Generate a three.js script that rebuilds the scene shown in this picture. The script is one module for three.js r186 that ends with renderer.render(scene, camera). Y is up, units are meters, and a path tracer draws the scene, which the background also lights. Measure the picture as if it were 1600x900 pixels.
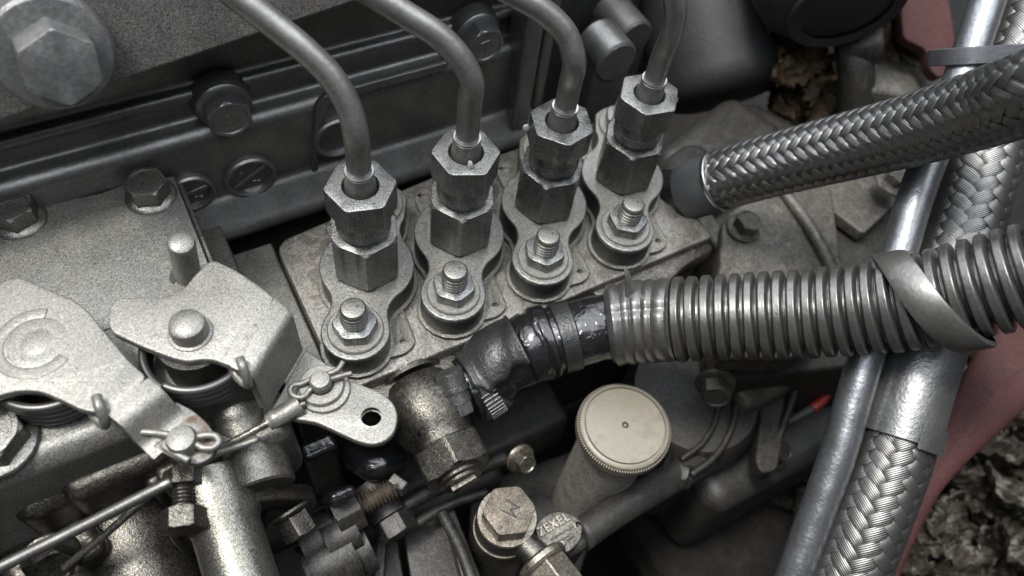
import * as THREE from 'three';
import { mergeGeometries, toCreasedNormals } from 'three/addons/utils/BufferGeometryUtils.js';
import { RoundedBoxGeometry } from 'three/addons/geometries/RoundedBoxGeometry.js';
import { TextGeometry } from 'three/addons/geometries/TextGeometry.js';
import { FontLoader } from 'three/addons/loaders/FontLoader.js';

// ------------------------------------------------------------------ camera, sky, sun, exposure
const MM = 0.001;                                   // the builders below work in millimetres
const EYE = [-45.0, 204.63, 134.69], FOCAL = 1227.3, PW = 1600, PH = 900;
const RIGHT = [0.877327, 0.105592, 0.468135], DOWN = [-0.343242, -0.543676, 0.765907], FWD = [0.335382, -0.832635, -0.440738];
const scene = new THREE.Scene();
const camera = new THREE.PerspectiveCamera(2 * Math.atan(PH / 2 / FOCAL) * 180 / Math.PI, 16 / 9, 0.01, 20);
camera.position.set(EYE[0] * MM, EYE[1] * MM, EYE[2] * MM);
camera.quaternion.setFromRotationMatrix(new THREE.Matrix4().makeBasis(
  new THREE.Vector3(...RIGHT), new THREE.Vector3(...DOWN).negate(), new THREE.Vector3(...FWD).negate()));
camera.focus = 0.222; camera.userData.fStop = 11;
const renderer = new THREE.WebGLRenderer({ antialias: true });
renderer.toneMapping = THREE.LinearToneMapping; renderer.toneMappingExposure = 2.5;
renderer.shadowMap.enabled = true;
{ // an overcast sky: brightest overhead, a third as bright at the horizon, soft cloud structure
  const w = 256, h = 128, d = new Float32Array(w * h * 4);
  for (let j = 0; j < h; j++) for (let i = 0; i < w; i++) {
    const el = ((j + 0.5) / h - 0.5) * Math.PI, az = (i / w) * Math.PI * 2, s = Math.max(0, Math.sin(el));
    const cloud = 1 + 0.10 * Math.sin(3 * az + 5 * el) * Math.cos(4 * el - 2 * az) + 0.06 * Math.sin(7 * az - 9 * el);
    const L = el < 0 ? 0.05 : 1.9 * (1 + 2 * s) / 3 * (0.9 + 0.1 * cloud);
    const k = (j * w + i) * 4; d[k] = L * 0.95; d[k + 1] = L * 0.99; d[k + 2] = L * 1.05; d[k + 3] = 1;
  }
  const t = new THREE.DataTexture(d, w, h, THREE.RGBAFormat, THREE.FloatType);
  t.mapping = THREE.EquirectangularReflectionMapping; t.magFilter = THREE.LinearFilter; t.minFilter = THREE.LinearFilter; t.wrapS = THREE.RepeatWrapping; t.needsUpdate = true;
  scene.background = t; scene.environment = t; scene.backgroundIntensity = 1; scene.environmentIntensity = 1;
}
const sun = new THREE.DirectionalLight(0xfffaf3, 1.5);
sun.position.set(-0.32, 1.0, -0.10); sun.target.position.set(0, 0, 0); sun.castShadow = true; sun.shadow.radius = 22;
Object.assign(sun.shadow.camera, { left: -0.5, right: 0.5, top: 0.5, bottom: -0.5, near: 0.1, far: 3 });
scene.add(sun, sun.target);

// ------------------------------------------------------------------ helpers
const V = (x, y, z) => new THREE.Vector3(x, y, z);
const rnd = (() => { let s = 20240611; return () => { s = (s * 1664525 + 1013904223) >>> 0; return s / 4294967296; }; })();
const view = (px, py) => { const a = (px - PW / 2) / FOCAL, b = (py - PH / 2) / FOCAL; return [0, 1, 2].map((k) => RIGHT[k] * a + DOWN[k] * b + FWD[k]); };
const go = (v, k) => V(EYE[0] + v[0] * k, EYE[1] + v[1] * k, EYE[2] + v[2] * k);
const P = (px, py, y) => { const v = view(px, py); return go(v, (y - EYE[1]) / v[1]); };      // measured spot on a level plane of height y
const Q = (px, py, z) => { const v = view(px, py); return go(v, (z - EYE[2]) / v[2]); };      // measured spot on an upright plane at z
const D = (px, py, d) => go(view(px, py), d);                                                   // measured spot at a distance
const XZ = (list, y) => list.map(([a, b]) => { const p = P(a, b, y); return [p.x, p.z]; });

const ORG = new WeakMap(), used = new Map();
function numbered(n) { const k = used.get(n) || 0; used.set(n, k + 1); return k ? n + '_' + String(k).padStart(3, '0') : n; }
function tag(o, label, category, group) { o.userData.label = label; o.userData.category = category; if (group) o.userData.group = group; return o; }
function thing(name, label, category, at = V(0, 0, 0), group, own = false) {
  const o = new THREE.Group(); o.name = numbered(name); o.position.copy(at).multiplyScalar(MM); scene.add(o);
  ORG.set(o, own ? V(0, 0, 0) : at.clone());
  return tag(o, label, category, group);
}
function plain(g) {                                                // only position, normal, uv, not indexed
  let h = g.index ? g.toNonIndexed() : g.clone();
  if (!h.attributes.normal) h.computeVertexNormals();
  if (!h.attributes.uv) h.setAttribute('uv', new THREE.BufferAttribute(new Float32Array(h.attributes.position.count * 2), 2));
  for (const k of Object.keys(h.attributes)) if (!['position', 'normal', 'uv'].includes(k)) h.deleteAttribute(k);
  h.morphAttributes = {}; h.userData = { ...g.userData };
  if (!h.userData.ownUV) boxUV(h);
  return h;
}
function boxUV(g) {                                                 // uv in metres from the face's main direction
  const p = g.attributes.position.array, u = g.attributes.uv.array, a = V(0, 0, 0), b = V(0, 0, 0), c = V(0, 0, 0);
  for (let i = 0; i < p.length / 9; i++) {
    a.fromArray(p, i * 9); b.fromArray(p, i * 9 + 3); c.fromArray(p, i * 9 + 6);
    const n = b.clone().sub(a).cross(c.clone().sub(a)), x = Math.abs(n.x), y = Math.abs(n.y), z = Math.abs(n.z);
    for (let k = 0; k < 3; k++) {
      const o = i * 9 + k * 3, q = [p[o], p[o + 1], p[o + 2]];
      const s = y >= x && y >= z ? [q[0], q[2]] : x >= z ? [q[2] + 7.3, q[1]] : [q[0] + 3.1, q[1]];
      u[i * 6 + k * 2] = s[0] * MM; u[i * 6 + k * 2 + 1] = s[1] * MM;
    }
  }
}
function part(name, geos, mat, parent, label) {
  const list = (Array.isArray(geos) ? geos : [geos]).map(plain);
  const g = list.length > 1 ? mergeGeometries(list) : list[0];
  let root = parent; while (root && root !== scene && !ORG.has(root)) root = root.parent;
  const o = ORG.get(root); if (o) g.translate(-o.x, -o.y, -o.z);
  g.scale(MM, MM, MM);
  const m = new THREE.Mesh(g, mat); m.name = parent === scene ? numbered(name) : name; m.castShadow = m.receiveShadow = true;
  if (label) m.userData.label = label;
  parent.add(m); return m;
}
const crease = (g, a = 0.55) => { const h = toCreasedNormals(g.index ? g.toNonIndexed() : g, a); h.userData = { ...g.userData }; return h; };
const lathe = (pts, seg = 48, a = 0.55) => crease(new THREE.LatheGeometry(pts.map((p) => new THREE.Vector2(...p)), seg), a);
function move(g, at, dir, spin = 0) {                               // local +y to dir, then to at
  const q = new THREE.Quaternion();
  if (dir) q.setFromUnitVectors(V(0, 1, 0), dir.clone().normalize());
  if (spin) q.multiply(new THREE.Quaternion().setFromAxisAngle(V(0, 1, 0), spin));
  g.applyMatrix4(new THREE.Matrix4().compose(at, q, V(1, 1, 1))); return g;
}
function hexGeo(R, y0, y1, { top = 0.94, bot = 0, bore = 0, a0 = 0, lip = 0, ratio = 0.5 } = {}) {   // hexagonal prism whose corners are turned off in a cone
  const N = 72, ap = R * Math.cos(Math.PI / 6), rings = [];
  const hr = (t) => { let u = ((t - a0) % (Math.PI / 3) + Math.PI / 3) % (Math.PI / 3) - Math.PI / 6; return Math.min(ap / Math.cos(u), R * 0.985); };
  const ct = top ? R * top : 0, cb = bot ? R * bot : 0;
  const ring = (f) => { const r = []; for (let i = 0; i < N; i++) { const t = (i / N) * Math.PI * 2; const [q, y] = f(hr(t)); r.push(V(Math.cos(t) * q, y, Math.sin(t) * q)); } rings.push(r); };
  if (bot) { ring(() => [0.01, y0]); ring((h) => [Math.min(h, cb), y0]); ring((h) => [h, y0 + Math.max(0, h - cb) * ratio + 0.15]); }
  else { ring(() => [0.01, y0]); ring((h) => [h, y0]); }
  const e = 0.22;
  ring((h) => [h, y1 - Math.max(0, h - ct) * ratio - e]);
  ring((h) => [Math.min(h, ct + 0.2) - e * 0.35, y1 - e * 0.3]);
  ring((h) => [Math.min(h, ct) - e, y1]);
  if (lip) { ring(() => [lip, y1]); ring(() => [lip - 0.3, y1 - 0.35]); }
  if (bore) { ring(() => [bore, y1 - (lip ? 0.35 : 0)]); ring(() => [bore - 0.4, y1 - 0.5]); ring(() => [bore - 0.4, y1 - 5]); }
  else ring(() => [0.01, y1 - (lip ? 0.35 : 0)]);
  const pos = [];
  for (let k = 0; k + 1 < rings.length; k++) for (let i = 0; i < N; i++) {
    const j = (i + 1) % N, A = rings[k][i], B = rings[k][j], C = rings[k + 1][j], E = rings[k + 1][i];
    for (const p of [A, E, C, A, C, B]) pos.push(p.x, p.y, p.z);
  }
  const g = new THREE.BufferGeometry(); g.setAttribute('position', new THREE.Float32BufferAttribute(pos, 3));
  return crease(g, 0.45);
}
function roundPoly(pts, r, n = 5) {                                // corners of a polygon rounded; r a number or a list
  const out = [], m = pts.length;
  for (let i = 0; i < m; i++) {
    const p = new THREE.Vector2(...pts[i]), a = new THREE.Vector2(...pts[(i + m - 1) % m]).sub(p), b = new THREE.Vector2(...pts[(i + 1) % m]).sub(p);
    const R = Array.isArray(r) ? r[i] : r, d = Math.min(R, a.length() * 0.45, b.length() * 0.45);
    if (d < 0.05) { out.push([p.x, p.y]); continue; }
    const s = p.clone().add(a.setLength(d)), e = p.clone().add(b.setLength(d));
    for (let k = 0; k <= n; k++) { const t = k / n; out.push([s.x * (1 - t) ** 2 + 2 * p.x * t * (1 - t) + e.x * t * t, s.y * (1 - t) ** 2 + 2 * p.y * t * (1 - t) + e.y * t * t]); }
  }
  return out;
}
function smooth(pts, n = 80) { return new THREE.SplineCurve([...pts, pts[0]].map((p) => new THREE.Vector2(...p))).getPoints(n).slice(0, -1).map((p) => [p.x, p.y]); }
function slab(outline, yTop, thick, bevel = 0.5, holes = [], seg = 3, a = 0.5) {    // level plate from an outline in x, z
  const sh = new THREE.Shape(outline.map(([x, z]) => new THREE.Vector2(x, -z)));
  for (const [x, z, r] of holes) { const h = new THREE.Path(); h.absarc(x, -z, r + bevel * 0.5, 0, Math.PI * 2, true); sh.holes.push(h); }
  const g = new THREE.ExtrudeGeometry(sh, { depth: Math.max(0.01, thick - 2 * bevel), bevelEnabled: bevel > 0, bevelThickness: bevel, bevelSize: bevel, bevelOffset: -bevel, bevelSegments: seg, curveSegments: 20 });
  g.rotateX(-Math.PI / 2); g.translate(0, yTop - thick + bevel, 0);
  return crease(g, a);
}
function wallSlab(outline, z0, thick, bevel = 0.5, holes = []) {                    // upright plate from an outline in x, y, front at z0
  const sh = new THREE.Shape(outline.map(([x, y]) => new THREE.Vector2(x, y)));
  for (const [x, y, r] of holes) { const h = new THREE.Path(); h.absarc(x, y, r, 0, Math.PI * 2, true); sh.holes.push(h); }
  const g = new THREE.ExtrudeGeometry(sh, { depth: Math.max(0.01, thick - 2 * bevel), bevelEnabled: bevel > 0, bevelThickness: bevel, bevelSize: bevel, bevelOffset: -bevel, bevelSegments: 3, curveSegments: 16 });
  g.translate(0, 0, z0 - thick + bevel); return crease(g, 0.5);
}
const box = (w, h, d, r, x, y, z, ry = 0) => { const g = new RoundedBoxGeometry(w, h, d, 3, Math.min(r, w / 2.01, h / 2.01, d / 2.01)); if (ry) g.rotateY(ry); return g.translate(x, y, z); };
function path(pts, n, up = V(0, 1, 0)) {                            // carried frames along a smooth curve
  const c = new THREE.CatmullRomCurve3(pts, false, 'centripetal'); c.arcLengthDivisions = 400;
  const F = [], len = c.getLength(); let N = null; if (Math.abs(c.getTangentAt(0).dot(up)) > 0.97) up = V(1, 0, 0.2).normalize();
  for (let i = 0; i <= n; i++) {
    const p = c.getPointAt(i / n), T = c.getTangentAt(i / n);
    N = (N || up.clone()).addScaledVector(T, -(N || up).dot(T)).normalize();
    F.push({ p, T, N: N.clone(), B: T.clone().cross(N), s: (i / n) * len });
  }
  F.len = len; return F;
}
function sweep(F, m, rad, { caps = true, t0 = 0, t1 = Math.PI * 2, a = 0 } = {}) {   // rad(s, angle) -> radius or [along N, along B]
  const pos = [], uv = [], idx = [], n = F.length - 1;
  for (let i = 0; i <= n; i++) for (let j = 0; j <= m; j++) {
    const t = t0 + (t1 - t0) * j / m, r = rad(F[i].s, t), [x, y] = Array.isArray(r) ? r : [Math.cos(t) * r, Math.sin(t) * r];
    const q = F[i].p.clone().addScaledVector(F[i].N, x).addScaledVector(F[i].B, y);
    pos.push(q.x, q.y, q.z); uv.push(t * Math.hypot(x, y) * MM, F[i].s * MM);
  }
  for (let i = 0; i < n; i++) for (let j = 0; j < m; j++) { const k = i * (m + 1) + j; idx.push(k, k + 1, k + m + 1, k + 1, k + m + 2, k + m + 1); }
  if (caps) for (const i of [0, n]) {
    const c = pos.length / 3; pos.push(F[i].p.x, F[i].p.y, F[i].p.z); uv.push(0, F[i].s * MM);
    for (let j = 0; j < m; j++) { const k = i * (m + 1) + j; i ? idx.push(k, k + 1, c) : idx.push(k + 1, k, c); }
  }
  const g = new THREE.BufferGeometry();
  g.setAttribute('position', new THREE.Float32BufferAttribute(pos, 3)); g.setAttribute('uv', new THREE.Float32BufferAttribute(uv, 2)); g.setIndex(idx);
  g.computeVertexNormals();
  if (t1 - t0 > 6.28) { const N = g.attributes.normal; for (let i = 0; i <= n; i++) { const A = i * (m + 1), B = A + m, v = V(N.getX(A) + N.getX(B), N.getY(A) + N.getY(B), N.getZ(A) + N.getZ(B)).normalize(); N.setXYZ(A, v.x, v.y, v.z); N.setXYZ(B, v.x, v.y, v.z); } }
  g.userData.ownUV = true;
  return a ? crease(g, a) : g;
}
const tube = (pts, r, n = 48, m = 20, o) => sweep(path(pts, n), m, typeof r === 'function' ? r : () => r, o);
const rodBetween = (a, b, r, m = 20) => sweep(path([a, a.clone().lerp(b, 0.5), b], 6), m, () => r, { a: 0.6 });
function thread(r, y0, y1, pitch, crest = 0.45, chamfer = 0.8, m = 40) {                 // real screw thread (stacked rings)
  const pts = [[0.01, y0]]; const n = Math.max(2, Math.round((y1 - y0 - chamfer) / pitch));
  for (let i = 0; i < n; i++) { const y = y0 + i * pitch; pts.push([r - crest, y], [r, y + pitch * 0.4], [r, y + pitch * 0.6]); }
  pts.push([r - crest * 0.8, y0 + n * pitch], [r - chamfer * 0.35, y1 - chamfer * 0.35], [r - chamfer, y1], [0.01, y1]);
  return lathe(pts, m, 0.4);
}
function loopBand(c, u, A, v, B, width, thick, ex = 2.6, n = 96) {                        // flat strap closed round a bundle
  u = u.clone().normalize(); v = v.clone().addScaledVector(u, -v.dot(u)).normalize();
  const w = u.clone().cross(v), pos = [], uv = [], idx = [];
  const at = (t, k) => { const x = Math.sign(Math.cos(t)) * Math.abs(Math.cos(t)) ** (2 / ex) * (A + k), y = Math.sign(Math.sin(t)) * Math.abs(Math.sin(t)) ** (2 / ex) * (B + k); return c.clone().addScaledVector(u, x).addScaledVector(v, y); };
  const prof = [[-width / 2, 0], [-width / 2 + 0.3, thick], [0, thick * 1.05], [width / 2 - 0.3, thick], [width / 2, 0]];
  for (let i = 0; i <= n; i++) { const t = (i / n) * Math.PI * 2; for (let j = 0; j <= 4; j++) { const [ww, k] = prof[j]; const q = at(t, k).addScaledVector(w, ww); pos.push(q.x, q.y, q.z); uv.push(ww * MM, i / n * 2 * (A + B) * 1.5 * MM); } }
  for (let i = 0; i < n; i++) for (let j = 0; j < 4; j++) { const k = i * 5 + j; idx.push(k, k + 5, k + 1, k + 1, k + 5, k + 6); }
  const g = new THREE.BufferGeometry(); g.setAttribute('position', new THREE.Float32BufferAttribute(pos, 3)); g.setAttribute('uv', new THREE.Float32BufferAttribute(uv, 2)); g.setIndex(idx); g.computeVertexNormals(); g.userData.ownUV = true;
  return crease(g, 0.7);
}

// ------------------------------------------------------------------ surfaces
function noiseTable(n, seed) { let s = seed >>> 0; const a = new Float32Array(n * n); for (let i = 0; i < n * n; i++) { s = (s * 1664525 + 1013904223) >>> 0; a[i] = s / 4294967296; } return a; }
function octave(n, seed) { const a = noiseTable(n, seed); return (u, v) => { const x = u * n, y = v * n, i = Math.floor(x), j = Math.floor(y), f = x - i, g = y - j, sf = f * f * (3 - 2 * f), sg = g * g * (3 - 2 * g), q = (p, r) => a[((r % n + n) % n) * n + ((p % n + n) % n)]; return (q(i, j) * (1 - sf) + q(i + 1, j) * sf) * (1 - sg) + (q(i, j + 1) * (1 - sf) + q(i + 1, j + 1) * sf) * sg; }; }
function texture(size, f, srgb, rep) {
  const d = new Uint8Array(size * size * 4);
  for (let j = 0; j < size; j++) for (let i = 0; i < size; i++) { const c = f(i / size, j / size, i, j), k = (j * size + i) * 4; for (let q = 0; q < 3; q++) d[k + q] = Math.max(0, Math.min(255, 255 * (Array.isArray(c) ? c[q] : c))); d[k + 3] = 255; }
  const t = new THREE.DataTexture(d, size, size); t.wrapS = t.wrapT = THREE.RepeatWrapping; t.magFilter = THREE.LinearFilter; t.minFilter = THREE.LinearMipmapLinearFilter;
  if (srgb) t.colorSpace = THREE.SRGBColorSpace; t.repeat.set(rep, rep); t.needsUpdate = true; return t;
}
const TILE = 1 / 0.048;
const o4 = octave(4, 3), o9 = octave(9, 5), o24 = octave(24, 7), o60 = octave(60, 11), o150 = octave(150, 13), o300 = octave(300, 17), o110 = octave(110, 19), o40 = octave(40, 23);
// sand-cast, spray-painted metal: fine grain, pale grains and dark grease specks
const castMap = texture(1024, (u, v) => {
  let k = 0.82 + 0.42 * (o300(u, v) - 0.5) + 0.20 * (o150(u, v) - 0.5) + 0.03 * (o24(u, v) - 0.5) + 0.05 * (o9(u, v) - 0.5);
  const sp = o110(u, v), gate = o9(v, u); if (sp > 0.90 - 0.05 * gate) k -= 2.8 * (sp - 0.90 + 0.05 * gate);
  const big = o40(u, v); if (big > 0.93) k -= 4.5 * (big - 0.93);
  if (o300(v, u) > 0.93) k += 0.12;
  const w = 0.02 * (o9(u + 0.3, v) - 0.5); return [k + w, k, k - 0.012 - w];
}, true, TILE);
const castBump = texture(1024, (u, v) => 0.5 + 0.40 * (o150(u, v) - 0.5) + 0.5 * (o300(u, v) - 0.5) + 0.1 * (o60(u, v) - 0.5), false, TILE);
const leverMap = texture(1024, (u, v) => {
  let k = 0.86 + 0.34 * (o300(u, v) - 0.5) + 0.14 * (o150(v, u) - 0.5) + 0.05 * (o9(u, v) - 0.5);
  const sp = o60(u, v), fine = o150(u + 0.3, v); if (sp > 0.93) k -= 4 * (sp - 0.93); if (fine > 0.955) k -= 0.3; return [k, k * 0.995, k * 0.97];
}, true, TILE);
// painted pump top with oily brown stains that have edges of their own
const stainMap = texture(1024, (u, v) => {
  const a = o9(u, v) * 0.45 + o24(u, v) * 0.35 + o60(u, v) * 0.2, st = Math.max(0, Math.min(1, (0.49 - a) * 9)), g = 0.34 * (o300(u, v) - 0.5) + 0.22 * (o150(u, v) - 0.5);
  let k = (0.84 + g) * (1 - 0.16 * st); if (o60(v, u) > 0.9) k -= 1.6 * (o60(v, u) - 0.9); return [k, k * (0.985 - 0.01 * st), k * (0.955 - 0.02 * st)];
}, true, TILE * 0.8);
const roughMap = texture(512, (u, v) => [0, 0.80 + 0.25 * (o60(u, v) - 0.5) + 0.25 * (o9(u, v) - 0.5), 1], false, TILE);
const greaseMap = texture(1024, (u, v) => { const a = o9(u, v) * 0.30 + o24(u, v) * 0.25 + o60(u, v) * 0.25 + o150(u, v) * 0.2, k = 0.80 + 0.55 * (a - 0.5); let g = 0.24 * (o150(u, v) - 0.5) + 0.24 * (o300(u, v) - 0.5); if (o60(v, u) > 0.86) g -= 1.6 * (o60(v, u) - 0.86); if (o110(u, v) > 0.9) g -= 1.5 * (o110(u, v) - 0.9); return [k + g, k * 0.985 + g, k * 0.955 + g]; }, true, TILE * 0.9);
const redMap = texture(512, (u, v) => { const a = o24(u, v) * 0.5 + o60(u, v) * 0.5, chip = 0.25 * Math.max(0, Math.min(1, (a - 0.72) * 22)), d = 0.16 * (o150(u, v) - 0.5) + 0.12 * (o9(u, v) - 0.5); return [0.85 + d - chip * 0.35, 0.85 + d + chip * 0.05, 0.85 + d + chip * 0.05]; }, true, TILE * 0.6);
const capMap = texture(1024, (u, v) => { let k = 0.86 + 0.06 * (o9(u, v) - 0.5) + 0.06 * (o150(u, v) - 0.5); const a = o9(v, u) * 0.5 + o24(u, v) * 0.3 + o60(u, v) * 0.2; if (a > 0.56) k -= Math.min(0.06, (a - 0.56) * 0.6); const sp = o110(u, v); if (sp > 0.94) k -= 3 * (sp - 0.94); const sc = Math.abs(o24(u * 0.2, v * 3) - 0.5); if (sc < 0.006) k -= 0.06; return [k, k * 0.985, k * 0.95]; }, true, TILE * 0.7);
const oilBump = texture(512, (u, v) => { const a = o24(u, v) * 0.55 + o60(u, v) * 0.3 + o9(u, v) * 0.4; return Math.max(0, a - 0.55) * 1.6; }, false, TILE);
const satinMap = texture(512, (u, v) => { let k = 0.86 + 0.10 * (o60(u, v) - 0.5) + 0.12 * (o9(u, v) - 0.5); if (o110(u, v) > 0.965) k += 0.5 * (o110(u, v) - 0.93); return k; }, true, TILE);
const satinBump = texture(512, (u, v) => 0.5 + 0.5 * (o60(u, v) - 0.5) + 0.4 * (o150(u, v) - 0.5), false, TILE);
const wireMap = texture(256, (u, v) => { const k = 0.5 + 0.5 * Math.cos(u * Math.PI * 2 * 1); return 0.66 + 0.24 * k + 0.35 * (o60(u * 0.5, v * 0.3) - 0.5); }, true, 1);
const wireBump = texture(256, (u, v) => 0.5 + 0.5 * Math.cos(u * Math.PI * 2), false, 1);
const leafMap = texture(512, (u, v) => { const k = 0.40 + 0.4 * o9(u, v) + 0.25 * (o40(u, v) - 0.5) + 0.25 * (o110(u, v) - 0.5); return [k, k * 0.95, k * 0.86]; }, true, 16);
const soilMap = texture(512, (u, v) => { const k = 0.3 + 0.5 * o9(u, v) * o24(u, v) + 0.35 * (o110(u, v) - 0.4) + 0.25 * (o40(u, v) - 0.5); return [k, k * 0.93, k * 0.84]; }, true, 12);
const rustMap = texture(512, (u, v) => { const a = o9(u, v) * 0.6 + o24(u, v) * 0.4, r = Math.max(0, Math.min(1, (a - 0.50) * 5)), k = 0.82 + 0.25 * (o150(u, v) - 0.5) + 0.2 * (o300(u, v) - 0.5); return [k * (1 - r * 0.42), k * (1 - r * 0.62), k * (1 - r * 0.75)]; }, true, TILE * 0.9);
const DULL = 0.58;                                                 // sprayed and dusty: well under clean metal
const S = (r, g, b, o = {}) => new THREE.MeshPhysicalMaterial({ color: new THREE.Color().setRGB(r * DULL, g * DULL, b * DULL), roughness: 0.5, metalness: 0, ...o });
const cast = (r, g, b, metal, rough, o = {}) => S(r, g, b, { map: castMap, bumpMap: castBump, bumpScale: 0.00007, roughnessMap: roughMap, metalness: metal, roughness: rough, ...o });
const M = {
  cover: cast(0.41, 0.405, 0.38, 0.5, 0.60), lever: cast(0.46, 0.455, 0.435, 0.55, 0.56, { map: leverMap }), leverRust: S(0.43, 0.415, 0.38, { map: rustMap, bumpMap: castBump, bumpScale: 0.00007, metalness: 0.65, roughness: 0.6 }),
  flange: cast(0.43, 0.425, 0.40, 0.75, 0.53), body: cast(0.38, 0.37, 0.34, 0.8, 0.52), nut: cast(0.46, 0.465, 0.465, 0.85, 0.44), nutOily: cast(0.34, 0.345, 0.345, 0.85, 0.36), stud: S(0.62, 0.62, 0.60, { map: satinMap, metalness: 0.95, roughness: 0.42, bumpMap: castBump, bumpScale: 0.00003 }),
  shim: cast(0.40, 0.39, 0.35, 0.8, 0.55), pipe: S(0.54, 0.54, 0.51, { map: satinMap, bumpMap: castBump, bumpScale: 0.00003, metalness: 0.85, roughness: 0.40 }), ring: S(0.75, 0.76, 0.76, { metalness: 1, roughness: 0.3 }),
  black: S(0.40, 0.398, 0.385, { map: satinMap, bumpMap: satinBump, bumpScale: 0.00006, metalness: 0.8, roughness: 0.40 }), blackBolt: S(0.46, 0.46, 0.455, { map: satinMap, metalness: 0.8, roughness: 0.38 }),
  greyPlate: cast(0.27, 0.265, 0.26, 0.6, 0.55), bigBolt: cast(0.42, 0.425, 0.415, 0.6, 0.5, { map: satinMap }),
  grime: S(0.25, 0.243, 0.225, { map: greaseMap, bumpMap: castBump, bumpScale: 0.0001, roughnessMap: roughMap, metalness: 0.85, roughness: 0.48 }),
  bolt: cast(0.43, 0.425, 0.40, 0.8, 0.48), shadeFlank: S(0.075, 0.077, 0.08, { map: satinMap, bumpMap: castBump, bumpScale: 0.00005, metalness: 0.4, roughness: 0.38 }), shadeFlankSoft: cast(0.18, 0.18, 0.175, 0.7, 0.45), pump: cast(0.42, 0.415, 0.40, 0.7, 0.55, { map: stainMap }), sleeve: cast(0.48, 0.465, 0.42, 0.9, 0.44),  // both flange base tones hold shade put into the colour
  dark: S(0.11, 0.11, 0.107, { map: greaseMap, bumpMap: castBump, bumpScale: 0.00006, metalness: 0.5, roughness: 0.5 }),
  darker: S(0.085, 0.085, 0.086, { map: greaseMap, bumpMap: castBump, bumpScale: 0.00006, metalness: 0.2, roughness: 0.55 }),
  oily: S(0.014, 0.014, 0.015, { bumpMap: oilBump, bumpScale: 0.00035, roughness: 0.22, clearcoat: 0.5, clearcoatRoughness: 0.12 }),
  rubber: S(0.085, 0.09, 0.098, { map: satinMap, bumpMap: castBump, bumpScale: 0.00008, roughness: 0.5 }), torn: S(0.045, 0.045, 0.046, { map: satinMap, bumpMap: satinBump, bumpScale: 0.00015, roughness: 0.38, metalness: 0.1 }),
  braid: S(0.60, 0.60, 0.595, { map: wireMap, bumpMap: wireBump, bumpScale: 0.00005, metalness: 0.95, roughness: 0.33 }), braidOld: S(0.46, 0.455, 0.44, { map: wireMap, bumpMap: wireBump, bumpScale: 0.00005, metalness: 0.9, roughness: 0.42 }),
  hoseCore: S(0.02, 0.02, 0.021, { roughness: 0.5 }), steelTube: S(0.50, 0.52, 0.55, { map: satinMap, bumpMap: satinBump, bumpScale: 0.00006, metalness: 0.85, roughness: 0.36 }),
  wrap: S(0.42, 0.425, 0.42, { map: satinMap, bumpMap: satinBump, bumpScale: 0.00007, metalness: 0.8, roughness: 0.33 }), conduit: S(0.33, 0.325, 0.31, { map: satinMap, bumpMap: satinBump, bumpScale: 0.00004, metalness: 0.75, roughness: 0.31 }), strap: S(0.40, 0.395, 0.375, { map: satinMap, bumpMap: satinBump, bumpScale: 0.00004, metalness: 0.75, roughness: 0.36 }),
  zip: S(0.34, 0.36, 0.385, { map: satinMap, metalness: 0.6, roughness: 0.33 }), cap: S(0.42, 0.395, 0.335, { map: capMap, bumpMap: satinBump, bumpScale: 0.00002, roughness: 0.42 }), neck: S(0.62, 0.61, 0.58, { map: greaseMap, metalness: 0.3, roughness: 0.5 }),
  red: S(0.125, 0.047, 0.046, { map: redMap, bumpMap: satinBump, bumpScale: 0.00008, roughness: 0.7, specularIntensity: 0.5 }), gear: S(0.25, 0.245, 0.228, { map: greaseMap, bumpMap: castBump, bumpScale: 0.00008, metalness: 0.45, roughness: 0.55 }),
  air: S(0.045, 0.045, 0.047, { map: satinMap, bumpMap: satinBump, bumpScale: 0.0001, roughness: 0.6, metalness: 0.1 }), leaf: S(0.17, 0.165, 0.145, { map: leafMap, bumpMap: leafMap, bumpScale: 0.0005, roughness: 0.5 }), soil: S(0.06, 0.055, 0.05, { map: soilMap, bumpMap: soilMap, bumpScale: 0.002, roughness: 0.95 }),
  shadePanel: S(0.12, 0.122, 0.127, { map: satinMap, roughness: 0.6 }),  // dark paint of the added panels that cut side light
  leafTan: S(0.40, 0.29, 0.16, { map: leafMap, bumpMap: leafMap, bumpScale: 0.0008, roughness: 0.75 }),
  brightBolt: S(0.55, 0.52, 0.45, { map: greaseMap, metalness: 0.85, roughness: 0.4 }), flake: S(0.55, 0.55, 0.53, { roughness: 0.6 }), mark: S(0.05, 0.048, 0.045, { roughness: 0.8 }), wireRed: S(0.35, 0.03, 0.025, { roughness: 0.4 }),
  mBolt: S(0.30, 0.265, 0.22, { map: greaseMap, bumpMap: castBump, bumpScale: 0.00004, metalness: 0.6, roughness: 0.5 }), spring: S(0.16, 0.155, 0.15, { metalness: 0.7, roughness: 0.35 }),
};
const font = await new FontLoader().loadAsync('fonts/droid/droid_sans_bold.typeface.json');
function letters(text, size, depth, at, dir, turn) {                // raised letters whose reading plane faces dir
  const g = new TextGeometry(text, { font, size, depth, curveSegments: 3, bevelEnabled: true, bevelThickness: 0.08, bevelSize: 0.06, bevelSegments: 1 });
  g.computeBoundingBox(); const b = g.boundingBox; g.translate(-(b.min.x + b.max.x) / 2, -(b.min.y + b.max.y) / 2, 0);
  g.rotateZ(turn); g.rotateX(-Math.PI / 2); return move(g, at, dir);
}
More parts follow.
